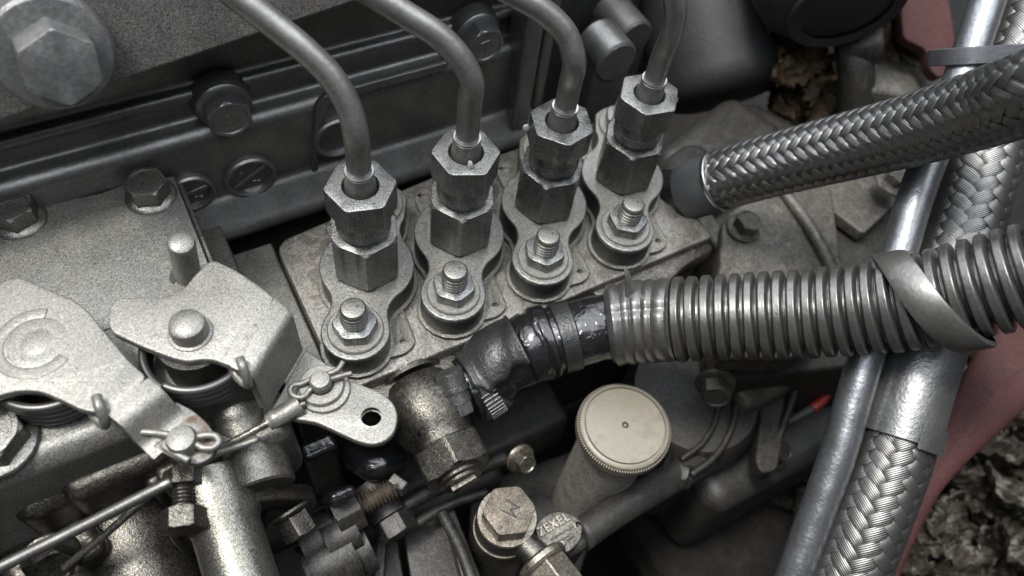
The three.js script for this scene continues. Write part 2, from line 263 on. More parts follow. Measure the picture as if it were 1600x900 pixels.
function flangeBolt(t, R, h, flangeR, mat, mark, turn = 0) {         // parts in the thing's own axes, +y out of the surface
  part('flange', lathe([[0.01, 0], [flangeR, 0], [flangeR, 0.7], [flangeR - 0.35, 1.2], [R * 0.9, 2.0], [0.01, 2.0]], 48), mat, t);
  part('bolt_head', hexGeo(R, 1.4, h, { top: 0.86, lip: R * 0.74, a0: turn }), mat, t);
  if (mark) part('mark', letters(mark, R * 0.62, 0.16, V(0, h - 0.36, 0), null, turn), mat, t);
}
function standing(name, label, category, at, dir, group) {          // a thing built in its own axes and turned to dir
  const t = thing(name, label, category, at, group, true);
  if (dir) t.quaternion.setFromUnitVectors(V(0, 1, 0), dir.clone().normalize());
  return t;
}

// ------------------------------------------------------------------ the setting: ground under the engine
{ const g = new THREE.PlaneGeometry(6000, 6000, 1, 1); g.rotateX(-Math.PI / 2); g.translate(0, -330, 0);
  const m = part('ground', g, M.soil, scene); m.userData.kind = 'structure'; }

// added unseen dark panels round the engine, cutting side light, open to sky above
for (const [name, label, w, h, d, x, y, z] of [
  ['added_shade_panel', 'added dark shading panel in front of the pump, nearest the camera', 1700, 900, 20, 0, 40, 290],
  ['added_shade_panel', 'added dark shading panel on the far side of the engine', 1700, 760, 20, 0, -10, -720],
  ['left_shade_panel', 'added dark shading panel past the left end of the engine', 20, 900, 1180, -360, 40, -120],
  ['right_shade_panel', 'added dark shading panel past the right end of the engine', 20, 900, 1180, 470, 40, -120]]) {
  const t = thing(name, label, 'panel', V(x, y - h / 2, z)); part('panel', box(w, h, d, 4, x, y, z), M.shadePanel, t);
}
// ------------------------------------------------------------------ engine block side behind the pump
{
  const t = thing('engine_block', 'satin black engine block side with stepped ribs behind the row of fuel fittings', 'engine block', V(0, 0, -45));
  const prof = [[-160, -90], [-44, -90], [-44, -17], [-37, -15], [-36, -13.8], [-35.9, -12.2], [-36.3, -11.0], [-37.1, -9.9], [-38.4, -8.6], [-41.2, -5.2], [-42.9, -3.0], [-43.5, -2.3], [-44.3, -1.7], [-44.9, -0.8], [-45, 0.4]];   // z, y
  const x0 = -175, x1 = 84;
  const q = (px, py, z) => Q(px, py, z).y;
  const yA = q(500, 160, -46), yB = q(500, 96, -51), W = [];
  const arcTo = (cz, cy, r, a, b, n = 10) => { for (let k = 0; k <= n; k++) { const t = a + (b - a) * k / n; W.push([cz + r * Math.cos(t), cy + r * Math.sin(t)]); } };
  const H = Math.PI / 2;
  arcTo(-49.6, yA - 3.6, 4.6, 0, H * 0.94);                          // broad rounded shoulder
  arcTo(-50.4, yA + 3.2, 2.2, -H, -H * 2 , 6);                       // hollow behind it
  W.push([-52.7, yB - 4]);
  arcTo(-52.0, yB - 2.6, 0.9, H * 3, H * 3.01, 2); W.pop(); W.pop(); W.pop();
  arcTo(-53.0, yB - 1.6, 2.0, 0, H * 0.95);                          // narrow rounded rib
  arcTo(-53.2, yB + 2.2, 1.8, -H, -H * 2, 6);
  W.push([-55.2, 82], [-160, 82]);
  const sh = new THREE.Shape([...prof, ...W].map(([z, y]) => new THREE.Vector2(-z, y)));
  const g = new THREE.ExtrudeGeometry(sh, { depth: x1 - x0, bevelEnabled: false, curveSegments: 8 });
  g.rotateY(Math.PI / 2);                                            // shape x (-z) -> -z ... depth -> +x
  g.translate(x0, 0, 0);
  part('side_wall', crease(g, 0.75), M.black, t);
  // bosses round the cover bolts, blended into the ribs
  for (const [px, py] of [[352, 168], [748, 58]]) { const c = Q(px, py, -48); part('bolt_boss', move(lathe([[9.4, -3.4], [8.9, -1], [8.4, 1.0], [7.8, 2.0], [0.01, 2.0]], 40), V(c.x, c.y, -50), V(0, 0, 1)), M.black, t); }
  // upright end rib and the pads at the right end
  part('end_rib', [box(7, 62, 12, 2, Q(815, 130, -42).x, 24, -44), box(5, 56, 14, 2, Q(835, 140, -46).x, 22, -49)], M.black, t);
  part('corner_rib', [wallSlab(roundPoly([[Q(486, 270, -44).x, -4], [Q(494, 180, -44).x, 26], [Q(512, 172, -44).x, 30], [Q(700, 120, -44).x, 30], [Q(700, 120, -44).x, 26.5], [Q(520, 180, -44).x, 26.5], [Q(503, 190, -44).x, 20], [Q(497, 270, -44).x, -4]], 1.5), -43.6, 2.5, 0.8)], M.black, t);
  part('end_wall', box(120, 170, 60, 6, 140, -30, -122), M.black, t);
  // lug with a rounded top near the fourth fitting
  const L = Q(940, 75, -48), Lb = Q(975, 70, -60);
  part('lug', [move(lathe([[0.01, 0], [8, 0], [9, 1], [9, 15], [8, 16], [0.01, 16]], 36), V(L.x + 6, L.y - 6, -60), V(0, 0, 1)), box(18, 50, 14, 2, L.x + 6, L.y - 31, -52), move(lathe([[0.01, 0], [7.5, 0], [8.5, 1], [8.5, 20], [7.5, 21], [0.01, 21]], 36), V(Lb.x + 8, Lb.y - 2, -84), V(0, 0, 1)), box(17, 60, 20, 2, Lb.x + 8, Lb.y - 32, -74)], M.black, t);
}
// slotted plugs pressed into the block
[[392, 278, 8.6, 'round black plug with slanting slot bar in the middle of the engine block side', 0.55], [300, 303, 7.6, 'round black plug half hidden by the right corner of the grey governor cover', 0.2], [528, 216, 8.4, 'plain round black plug without a slot behind the leftmost fuel pipe', 0.5]].forEach(([px, py, r, label, turn]) => {
  const c = Q(px, py, -43.5), t = standing('slotted_plug', label, 'plug', V(c.x, c.y, -45), V(0, 0, 1));
  part('rim', lathe([[r, -1], [r, 1.6], [r - 0.5, 2.3], [r - 1.2, 2.4], [r - 1.8, 1.9], [r - 2.1, 0.4], [r - 2.1, -1]], 48), M.blackBolt, t);
  part('disc', lathe([[0.01, 0.5], [r - 2, 0.5], [r - 2, 0]], 40), M.black, t);
  if (px === 528) return;
  const b = box((r - 2) * 2, 1.1, 1.7, 0.4, 0, 0.9, 0); b.rotateY(turn); part('slot_bar', b, M.blackBolt, t);
  part('casting_dot', [0.9, 2.4, -2.6].map((x, i) => box(1.2, 0.7, 0.6, 0.2, x, 0.7, [2.6, 3.2, -2.4][i])), M.blackBolt, t);
});
// bolts in the block side
[[352, 170, 'black flange bolt between the ribs of the block, above the middle slotted plug', '4', 0.5], [749, 58, 'black flange bolt on the engine block between the second and third fuel pipes', '7', 0.2]].forEach(([px, py, label, mk, a]) => {
  const c = Q(px, py, -46), t = standing('flange_bolt', label, 'bolt', V(c.x, c.y, -48), V(0, 0, 1));
  flangeBolt(t, 7.0, 7.2, 8.0, M.blackBolt, mk, a);
});
// intake cover above the block with its big hex plug
{
  const n = V(0.02, 0.50, 0.866).normalize(), c = Q(230, 118, -38);
  const t = thing('intake_cover', 'flat speckled dark grey intake cover leaning over the top left of the block', 'cover plate', c);
  const u = Q(560, 3, -38).sub(Q(0, 192, -38)).normalize(), up = n.clone().cross(u).normalize(), out = u.clone().cross(up);
  const g = new RoundedBoxGeometry(330, 150, 14, 3, 0.8);
  g.translate(-30, 75, -7);
  const o = Q(250, 105.5, -38); g.applyMatrix4(new THREE.Matrix4().makeBasis(u, up, out).setPosition(o));
  part('plate', g, M.greyPlate, t);
  const ax = V(0.10, 0.36, 0.93).normalize(), hc = D(97, 107, 172), t2 = standing('hex_plug', 'huge grey hexagon plug on a round boss in the top left corner', 'hex plug', hc.clone().addScaledVector(ax, -10), ax);
  part('boss', lathe([[0.01, -26], [13.2, -26], [13.2, -1.8], [12.4, -0.6], [11.4, -0.4], [0.01, -0.4]], 56), M.bigBolt, t2);
  part('hexagon', hexGeo(8.7, -0.4, 10, { top: 0.93, a0: 0.62 }), M.bigBolt, t2);
}

// ------------------------------------------------------------------ injection pump body
{
  const t = thing('injection_pump', 'cast aluminium injection pump body carrying four fuel fittings in a row', 'injection pump', V(40, -10.5, 0));
  const o = roundPoly([[-22, -27], [40, -33], [119, -34], [118, 31], [40, 32.5], [-22, 33]], [6, 3, 2, 2, 1, 3]);
  part('body', slab(o, -10.5, 60, 1.0, [], 3), M.pump, t);
  part('mounting_step', [box(14, 30, 62, 1, -29.2, -29.5, 0), box(8, 22, 30, 1, -39.5, -16, -22)], M.body, t);
  part('front_ledge', [slab(roundPoly([[66, 30], [117, 28], [118, 34], [104, 36], [92, 40], [70, 40]], 3), -13.5, 7, 1.2), slab(roundPoly([[-18, 30], [26, 30], [24, 39], [4, 43], [-14, 42]], 4), -15, 8, 1.5)], M.grime, t);
  part('lower_body', box(140, 60, 60, 4, 48, -100, 2), M.darker, t);
  const e = P(1087, 402, -17); part('end_screw', move(lathe([[0.01, 0], [3.2, 0], [3.2, 3], [2.6, 3.6], [0.01, 3.6]], 28), V(e.x - 1, -17, e.z - 3), V(0.1, 0.35, 1)), M.grime, t);
}
function dogbone(R, r, d, rf, off = 0, n = 14) {                    // round middle, two lobes at +-d along z, hollow fillets
  R += off; r += off; rf -= off;
  const A = R + rf, B = r + rf, x = (d * d + A * A - B * B) / (2 * d), h = Math.sqrt(A * A - x * x), out = [];
  const arc = (cx, cz, q, a, b) => { for (let i = 0; i < n; i++) { const t = a + (b - a) * i / (n - 1); out.push([cx + q * Math.cos(t), cz + q * Math.sin(t)]); } };
  const aM = Math.atan2(x, h), aL = Math.atan2(x - d, h);
  arc(0, d, r, aL, Math.PI - aL);
  arc(-h, x, rf, Math.atan2(d - x, h), Math.atan2(-x, h));
  arc(0, 0, R, Math.PI - aM, Math.PI + aM);
  arc(-h, -x, rf, Math.atan2(x, h), Math.atan2(x - d, h));
  arc(0, -d, r, Math.PI - -(-aL) + 0, Math.PI * 2 + aL);
  arc(h, -x, rf, Math.PI + Math.atan2(d - x, h), Math.PI + Math.atan2(-x, h));
  arc(0, 0, R, -aM, aM);
  arc(h, x, rf, Math.PI - Math.atan2(-x, h), Math.PI - Math.atan2(d - x, h));
  return out;
}
const turned = (pts, a) => pts.map(([x, z]) => [x * Math.cos(a) - z * Math.sin(a), x * Math.sin(a) + z * Math.cos(a)]);
const SX = -12, SZ = 20.4, LOBE = Math.hypot(SX, SZ), LA = Math.atan2(SZ, SX) - Math.PI / 2;     // direction of the studs
const WHICH = ['leftmost fuel fitting of the row, under the leftmost pipe, nearest the levers', 'second fuel fitting from the left, with a white chip on its top nut', 'third fuel fitting from the left, its lower hexagon beside the fourth', 'rightmost fuel fitting of the row, next to the black hose end'];
const HEXA = [109.8, 116.8, 131.3, 128], UNA = [74.3, 82.2, 107.6, 130.3], NUTA = [0.35, 0.75, 0.9, 0.65];
for (let i = 0; i < 4; i++) {
  const t = thing('delivery_valve_fitting', WHICH[i], 'fuel fitting', V(i * 32, 0, 0), 'fuel fittings on the injection pump', true);
  const oF = turned(dogbone(14.7, 10.2, LOBE, 9), LA), oS = turned(dogbone(14.7, 10.1, LOBE, 9, 1.1), LA);
  const rad = Math.PI / 180;
  part('flange', slab(oF, 0, 1.8, 0.6, [], 4, 0.45), M.flange, t);
  part('shaded_flange_base', slab(turned(dogbone(14.7, 10.2, LOBE, 9, -0.12), LA), -1.75, 7.25, 0.2), i ? M.shadeFlank : M.shadeFlankSoft, t);  // flange sides split off and coloured dark to stand in for their shade
  part('shim_plate', slab(oS, -8.8, 0.9, 0.2), M.shim, t);
  // the two thin tabs of the shim, each with a hole
  for (const s of [1, -1]) {
    const hx = s * 0.5 + (s > 0 ? -0.2 : -1.2), hz = s * 25.3;
    const tb = s > 0 ? [[-4, 14], [6, 12.5], [4.6, 27], [0.5, 29.3], [-6, 28.5], [-9, 24]] : [[4, -14], [-6, -12.5], [-4.6, -26], [-0.8, -28.6], [5, -27.5], [8, -22]];
    part('shim_tab', slab(roundPoly(tb, 2.2), -8.9, 1.1, 0.3, [[hx + s * 0.6, hz, 1.15]]), M.shim, t);
  }
  part('valve_holder', [hexGeo(10.9, 0.6, 19.1, { top: 0.89, bot: 0.90, a0: HEXA[i] * rad, ratio: 0.55 }), lathe([[8.6, -1], [8.6, 0.9]], 40), lathe([[7.2, 18], [7.2, 20.6]], 40)], i > 1 ? M.nutOily : M.nut, t);
  part('union_nut', [hexGeo(10.1, 28, 37.8, { top: 0.95, bot: 0.88, bore: 5.2, a0: UNA[i] * rad, ratio: 0.6 }), lathe([[6.6, 20.4], [7.5, 20.4], [8.0, 21.0], [8.05, 23.8], [7.9, 24.0], [8.05, 24.2], [8.0, 28.3], [7, 28.4]], 48)], i === 2 ? M.nutOily : M.nut, t);
  for (const s of [1, -1]) {
    const x = SX * s, z = SZ * s, nt = hexGeo(6.7, 1.0, 5.2, { top: 0.90, a0: NUTA[i] + (s < 0 ? 0.4 : 0) }).translate(x, 0, z);
    const w = part('washer', lathe([[3.6, 0], [8.3, 0], [8.3, 0.7], [7.9, 1.05], [3.6, 1.05]], 48).translate(x, 0, z), M.lever, t);
    part('nut', nt, M.nut, t);
    part('stud', [thread(3.95, 3.0, 10.9, 1.3, 0.75, 0.3).translate(x, 0, z), lathe([[3.0, 10.0], [3.75, 10.6], [3.75, 12.0], [3.3, 12.6], [2.9, 12.75], [0.01, 12.8]], 36).translate(x, 0, z)], M.bolt, t);
  }
  // ragged flakes of paint on the top nut
  const fl = [[[515, 322, 30, 3.2, 5.2]], [[735, 258, 38.6, 2.6, 3.6], [683, 244, 34, 2.2, 3.0]], [[822, 200, 33, 2.6, 3.4]], [[1055, 158, 33, 2.2, 4.5]]][i];
  for (const [px, py, y, a, b] of fl) {
    const c = P(px, py, y), g = new THREE.IcosahedronGeometry(1, 1), p = g.attributes.position;
    for (let k = 0; k < p.count; k++) { const h = Math.sin(p.getX(k) * 7.1 + p.getY(k) * 13.7 + p.getZ(k) * 5.3 + i); p.setXYZ(k, p.getX(k) * a * (0.45 + 0.12 * h), p.getY(k) * b * (0.42 + 0.15 * h), p.getZ(k) * 0.7); }
    g.computeVertexNormals(); g.rotateY(0.6 + i); part('paint_flake', g.translate(c.x - i * 32, c.y, c.z), M.flake, t);
  }
}
// steel injector pipes, each with its collar
[
  ['grey steel injector pipe rising from the leftmost fitting and bending far to the left', [[0, 36, 0], [0, 48, 0], [0, 56, 0], [546, 170, 194], [519, 122, 190], [478, 80, 186], [425, 37, 182], [370, -6, 178], [300, -60, 174], [220, -120, 170]]],
  ['grey steel injector pipe rising from the second fitting and bending to the upper left', [[32, 36, 0], [32, 48, 0], [32, 58, 0], [737, 128, 203], [719, 92, 199], [685, 56, 195], [635, 24, 191], [580, -10, 187], [500, -55, 183], [420, -100, 179]]],
  ['grey steel injector pipe bending left above the third fitting', [[64, 36, 0], [64, 46, 0], [64, 53, 0], [897, 95, 213], [885, 55, 209], [852, 20, 205], [805, -8, 201], [740, -42, 197], [660, -80, 193]]],
  ['grey steel injector pipe leaning upright above the rightmost fitting', [[96, 36, 0], [96, 46, 0], [96, 53, 0], [1048, 55, 225], [1055, 20, 219], [1051, -15, 213], [1030, -60, 207], [990, -100, 202]]],
].forEach(([label, w], i) => {
  const pts = w.map((a, k) => (k < 3 ? V(...a) : D(...a)));
  const t = thing('injector_pipe', label, 'fuel pipe', V(i * 32, 36, 0), 'injector pipes');
  part('pipe', tube(pts, 3.3, 110, 28), M.pipe, t);
  part('collar', lathe([[3.2, 33], [4.6, 33], [4.5, 37], [4.0, 40.5], [3.9, 43.2], [3.2, 43.4]], 40).translate(i * 32, 0, 0), M.pipe, t);
  part('collar_ring', lathe([[3.3, 43.1], [3.95, 43.1], [4.05, 43.5], [3.9, 43.9], [3.35, 43.9]], 40).translate(i * 32, 0, 0), M.ring, t);
});

// ------------------------------------------------------------------ governor housing with cover and levers
{
  const t = thing('governor_housing', 'speckled grey cast governor housing under the two levers at left', 'housing', V(-90, 15, 0));
  const px = XZ([[-70, 345], [30, 306], [62, 311], [103, 315], [160, 303], [210, 284], [272, 277]], 15);
  const o = [...px, [-43.5, 2], [-175, 2], [-175, px[0][1]]];
  part('cover', slab(o, 15.5, 5, 0.4), M.cover, t);
  const g = new RoundedBoxGeometry(89, 46, 70, 5, 5.5); g.translate(-108.5, -8, -3.0); const g2 = box(28, 43, 70, 1.2, -58, -6.6, -3.6); part('body', [g, g2], M.cover, t); part('side_shelf', box(27, 30, 22, 3.5, -52, -12.5, 33), M.cover, t);
  part('gasket_edge', box(1.5, 3.6, 70, 0.5, -42.6, 11.5, -6.5), M.body, t);
  // lower front castings
  const ca = P(120, 745, -22), cb = P(190, 820, -45);
  const blk = (px, py, y, w, h, d, r, ry) => { const c = P(px, py, y); return box(w, h, d, r, c.x, y - h / 2, c.z - d * 0.3, ry); };
  part('front_casting', [blk(0, 782, -6, 34, 16, 16, 3.5, 0.03), blk(92, 762, -3, 26, 24, 17, 5.5, 0.06), blk(186, 728, 0, 30, 20, 15, 4.5, 0.02), blk(60, 822, -22, 70, 14, 16, 4.0, 0.0), box(90, 60, 20, 6, -100, -62, 24)], M.grime, t);
  part('casting_lug', [blk(128, 862, -18, 9, 26, 14, 3, 0.3), blk(50, 890, -24, 16, 24, 12, 4, 0.2), blk(244, 745, -8, 8, 18, 10, 2.5, 0.2)], M.grime, t);
  const along = (px, py, y, r, z0, z1) => { const c = P(px, py, y); return move(lathe([[0.01, z0], [r, z0], [r, z1 - 3], [r - 0.9, z1 - 0.8], [r - 3, z1], [0.01, z1]], 52), V(c.x, y - r * 0.55, 0), V(0, -0.12, 1)); };
  part('cylinder_casting', [along(190, 812, -24, 15, 20, 78), along(90, 862, -30, 9, 20, 56)], M.grime, t);
}
for (const [px, py, label, a] of [[237, 308, 'grey flange bolt at the rear right corner of the governor cover', 0.3], [32, 345, 'grey flange bolt at the rear left of the governor cover, at the picture edge', 0.7]]) {
  const t = standing('cover_bolt', label, 'bolt', P(px, py, 15), null, 'bolts of the governor cover');
  flangeBolt(t, 6.1, 7.2, 7.3, M.bolt, '7', a);
}
{ const t = standing('housing_bolt', 'grey hexagon bolt at the left picture edge below the big lever', 'bolt', P(-4, 692, 15)); flangeBolt(t, 8.2, 7.5, 9.6, M.bolt, null, 0.3); }
{ // stop screw
  const b = P(294, 432, 15), t = standing('stop_pin', 'upright grey round pin standing behind the smaller lever', 'pin', b, V(P(283, 380, 33).x - b.x, 18, P(283, 380, 33).z - b.z));
  part('shank', lathe([[0.01, -2], [3.5, -2], [3.5, 17.4], [3.1, 18.5], [2.3, 19.0], [0.01, 19.1]], 40), M.lever, t);
  part('foot_recess', lathe([[0.01, 0.3], [4.6, 0.3], [4.8, 0]], 30), M.darker, t);
}
// folded sheet strip between two level points A and B: the fold line runs A to B, the section is given as [outward, height]
function bentStrip(A, B, sec, th, r, A2, B2) {
  const dir = B.clone().sub(A), len = dir.length(); dir.normalize(); const n = V(-dir.z, 0, dir.x); if (n.x < 0) n.negate();
  const line = [], m = sec.length;
  sec.forEach((p, i) => {
    if (!i || i === m - 1) { line.push(p); return; }
    const a = new THREE.Vector2(...sec[i - 1]), q = new THREE.Vector2(...p), b = new THREE.Vector2(...sec[i + 1]), d = Math.min(r, a.distanceTo(q) * 0.48, b.distanceTo(q) * 0.48);
    const s = q.clone().add(a.sub(q).setLength(d)), e = q.clone().add(b.sub(q).setLength(d));
    for (let k = 0; k <= 8; k++) { const t = k / 8; line.push([s.x * (1 - t) ** 2 + 2 * q.x * t * (1 - t) + e.x * t * t, s.y * (1 - t) ** 2 + 2 * q.y * t * (1 - t) + e.y * t * t]); }
  });
  const off = line.map((p, i) => { const a = line[Math.max(0, i - 1)], b = line[Math.min(line.length - 1, i + 1)], x = b[0] - a[0], z = b[1] - a[1], l = Math.hypot(x, z); return [p[0] + z / l * th, p[1] - x / l * th]; });
  const sh = new THREE.Shape([...line, ...off.reverse()].map((p) => new THREE.Vector2(...p)));
  const g = new THREE.ExtrudeGeometry(sh, { depth: len - 0.8, bevelEnabled: true, bevelThickness: 0.4, bevelSize: 0.3, bevelOffset: -0.3, bevelSegments: 2 });
  const k = n.clone().cross(V(0, 1, 0)), fwd = k.dot(dir) > 0, o = fwd ? A : B;
  if (A2) {                                                           // the flat part follows the sheet's own slanting edges
    const s0 = sec[0][0], near = fwd ? [A, A2] : [B, B2], far = fwd ? [B, B2] : [A, A2], sh0 = near[1].clone().sub(near[0]).dot(k) / s0, sh1 = far[1].clone().sub(far[0]).dot(k) / s0, p = g.attributes.position;
    for (let i = 0; i < p.count; i++) { const x = Math.min(0, p.getX(i)), v = p.getZ(i) / len; p.setZ(i, p.getZ(i) + x * (sh0 * (1 - v) + sh1 * v)); }
    g.computeVertexNormals();
  }
  g.applyMatrix4(new THREE.Matrix4().makeBasis(n, V(0, 1, 0), k).setPosition(V(o.x, 0, o.z).addScaledVector(k, 0.4)));
  return crease(g, 0.5);
}
function coil(c, R, wire, turns, pitch, a0, a1tail) {
  const pts = []; const n = Math.round(turns * 28);
  for (let k = 0; k <= n; k++) { const a = a0 + (k / 28) * Math.PI * 2; pts.push(V(c.x + R * Math.cos(a), c.y + pitch * k / 28, c.z + R * Math.sin(a))); }
  return tube(pts.concat(a1tail || []), wire, n * 4, 12);
}
{ // large lever at left
  const y = 30, o = roundPoly(XZ([[-60, 480], [0, 440], [30, 432], [75, 452], [115, 468], [136, 484], [173, 530], [205, 568], [233, 590], [164, 646], [130, 642], [95, 625], [62, 611], [30, 610], [0, 617], [-60, 640]], y), 3);
  const t = thing('throttle_lever', 'large flat pale grey lever with a round embossed swirl at the left edge', 'lever', P(60, 540, y));
  part('upper_plate', slab(o, y, 2.6, 0.5), M.lever, t);
  const A = P(255, 608, y), B = P(187, 663, y);
  // cranked step and lower end plate
  const y2 = 23.5;
  part('cranked_step', bentStrip(A, B, [[-4.9, y - 0.03], [0.2, y - 0.03], [4.6, y2], [9, y2]], 2.6, 4, P(233, 590, y), P(164, 646, y)), M.lever, t);
  const e = roundPoly(XZ([[276, 628], [300, 640], [326, 662], [341, 690], [331, 716], [305, 727], [270, 716], [236, 698], [204, 686]], y2), [0.2, 4, 4, 5, 5, 5, 5, 2, 0.2]);
  part('end_plate', slab(e, y2 + 0.02, 2.5, 0.4), M.leverRust, t, 'rust stained end of the lever round its pin');
  const c = P(55, 536, y);
  const sw = []; for (let k = 0; k <= 40; k++) { const a = 0.9 + k / 40 * 4.3; sw.push(V(c.x + 8.2 * Math.cos(a), y + 0.05, c.z + 8.2 * Math.sin(a))); }
  part('embossed_ring', [sweep(path(sw, 60), 10, (s, a) => [0.28 * Math.cos(a), 1.5 * Math.sin(a)]), lathe([[7.4, y - 0.1], [6.2, y + 0.12], [4.2, y + 0.22], [3.4, y + 0.16], [2.6, y + 0.4], [0.01, y + 0.48]], 40).translate(c.x + 0.4, 0, c.z)], M.lever, t);
  const k = P(60, 620, 20);
  part('pivot_shaft', lathe([[0.01, 14], [10, 14], [10, 27.5], [0.01, 27.5]], 40).translate(c.x, 0, c.z), M.dark, t);
  const sp = thing('torsion_spring', 'coiled grey spring under the large lever at the left edge', 'spring', V(c.x, 16, c.z));
  part('coil', coil(V(c.x + 0.5, 17.2, c.z + 2.5), 12.6, 1.15, 4, 2.35, 0), M.spring, sp);
  const hk = P(152, 640, 32);
  part('hook', tube([P(136, 628, 25.8), P(150, 652, 25.4), P(164, 664, 26), P(163, 656, 29), P(155, 634, 32.0), P(151, 620, 31.6)], 1.2, 40, 12), M.lever, sp);
}
{ // clevis pin and split pin through the large lever
  const c = P(288, 694, 23.5), t = thing('clevis_pin', 'round headed pin with a looped split pin at the rusty end of the large lever', 'clevis pin', c);
  part('pin', lathe([[0.01, -6], [3.4, -6], [3.5, 2.9], [3.0, 3.8], [1.6, 4.2], [0.01, 4.3]], 36).translate(c.x, c.y, c.z), M.lever, t);
  const y = c.y + 2.0, h = (px, py, dy = 0) => P(px, py, y + dy);
  part('split_pin', [tube([h(220, 675), h(262, 679), h(283, 686), h(306, 683), h(322, 680), h(338, 682), h(342, 691), h(334, 699), h(318, 700), h(306, 694)], 0.85, 70, 12), tube([h(306, 694), h(285, 696), h(262, 690), h(257, 697), h(270, 706), h(296, 720)], 0.85, 50, 12)], M.lever, t);
}
{ // smaller lever with cranked arm
  const y = 30, z3 = (a, b) => [160 + a / 3, 340 + b / 3];
  const o = roundPoly(XZ([[24, 495], [34, 410], [75, 376], [180, 370], [290, 376], [372, 345], [430, 268], [512, 192], [620, 240], [740, 320], [806, 374], [640, 714], [625, 706], [590, 694], [520, 667], [460, 664], [400, 676], [330, 660], [200, 612], [45, 540]].map(([a, b]) => z3(a, b)), y), [3, 3, 3, 3, 3, 4, 3, 2, 4, 4, 0.8, 0.8, 2, 2, 3, 3, 3, 3, 3, 3]);
  const t = thing('stop_lever', 'smaller pale grey lever with a dome pivot and a stepped-down arm beside the fittings', 'lever', P(298, 520, y));
  part('upper_plate', slab(o, y, 2.6, 0.6), M.lever, t);
  part('bent_web', bentStrip(P(458, 489, y), P(396, 590, y), [[-6.4, y - 0.03], [0, y - 0.03], [0.4, 11]], 2.6, 5.5, P(...z3(806, 374), y), P(...z3(640, 714), y)), M.lever, t);
  const e = (a, b) => [350 + a / 3, 480 + b / 3], h = P(580, 651, 10);
  const o2 = roundPoly(XZ([[383, 195], [470, 255], [560, 330], [735, 396], [800, 450], [818, 520], [795, 595], [745, 635], [690, 645], [625, 630], [480, 562], [430, 540], [320, 523], [213, 490]].map(([a, b]) => e(a, b)), 10), [0.5, 3, 6, 7, 7, 7, 7, 7, 7, 7, 5, 4, 4, 0.5]);
  part('lower_arm', slab(o2, 10, 2.6, 0.6, [[h.x, h.z, 3.0]]), M.lever, t);
  const c = P(298, 520, y);
  part('dome_pivot', lathe([[5.4, y - 0.1], [5.2, y + 0.35], [4.5, y + 0.5], [4.45, y + 3.4], [4.1, y + 4.6], [3.0, y + 5.3], [0.01, y + 5.6]], 44).translate(c.x, 0, c.z), M.lever, t);
  part('pivot_shaft', lathe([[0.01, 12], [9, 12], [9, 27.6], [0.01, 27.6]], 44).translate(c.x, 0, c.z), M.dark, t);
  const sp = thing('return_spring', 'dark coiled spring round the shaft under the smaller lever', 'spring', V(c.x, 16, c.z));
  part('coil', coil(V(c.x, 16.4, c.z), 13.0, 1.15, 3.4, 2.4, 0), M.spring, sp);
  part('hook', tube([P(362, 574, 25.8), P(374, 592, 25.4), P(387, 601, 26), P(386, 593, 29), P(379, 572, 32.0), P(375, 561, 31.6)], 1.15, 40, 12), M.lever, sp);
}
{ // pin, washer and clip on the lower arm, cable
  const c = P(503, 606, 10), t = thing('cable_pin', 'small pin with washer and spring clip on the lower arm of the smaller lever', 'pin', c);
  part('washer', [lathe([[3.2, 0.05], [6.9, 0.05], [7.0, 0.5], [6.7, 0.9], [3.2, 0.9]], 44).translate(c.x + 0.3, c.y, c.z + 0.8), lathe([[3.2, 1], [5.8, 1], [6.0, 1.5], [5.6, 2.0], [3.2, 2]], 44).translate(c.x, c.y, c.z)], M.lever, t);
  part('pin', lathe([[0.01, -5], [2.9, -5], [2.9, 4.4], [2.4, 5.2], [0.01, 5.5]], 36).translate(c.x, c.y, c.z), M.lever, t);
  const h = (px, py, dy = 3.0) => P(px, py, 10 + dy);
  part('spring_clip', tube([h(536, 565), h(527, 578), h(512, 584), h(498, 586), h(483, 594), h(470, 600), h(458, 602), h(453, 610), h(460, 619), h(474, 620), h(484, 610), h(494, 602, 3.6), h(518, 592, 3.6), h(550, 583, 3.4)], 0.75, 90, 12), M.lever, t);
  const k = thing('control_cable', 'thin control cable with a crimped sleeve running left from the smaller lever', 'cable', P(440, 648, 9));
  part('crimp_sleeve', tube([P(420, 660, 9.5), P(445, 646, 10.5), P(470, 631, 11.5)], (s) => (s < 0.8 ? 2.3 : 2.6), 14, 18, { a: 0.6 }), M.lever, k);
  part('cable_strand', tube([P(478, 630, 11.5), P(468, 634, 11.5), P(420, 660, 9.5), P(380, 682, 8), P(330, 708, 6), P(290, 730, 4), P(245, 765, 0), P(170, 830, -4), P(100, 888, -12)], (s, a) => 1.0 + 0.04 * Math.sin(3 * a + s * 2.2), 260, 14), M.body, k);
  part('cable_end', tube([P(335, 710, 7), P(370, 698, 7.5), P(403, 686, 8)], 0.9, 12, 12), M.lever, k);
  const r = thing('control_rod', 'straight pale steel rod crossing the lower left corner', 'rod', P(130, 825, 0));
  part('rod', tube([P(-40, 906, -4), P(130, 822, 2), P(268, 752, 8)], 1.5, 20, 18), M.stud, r);
}
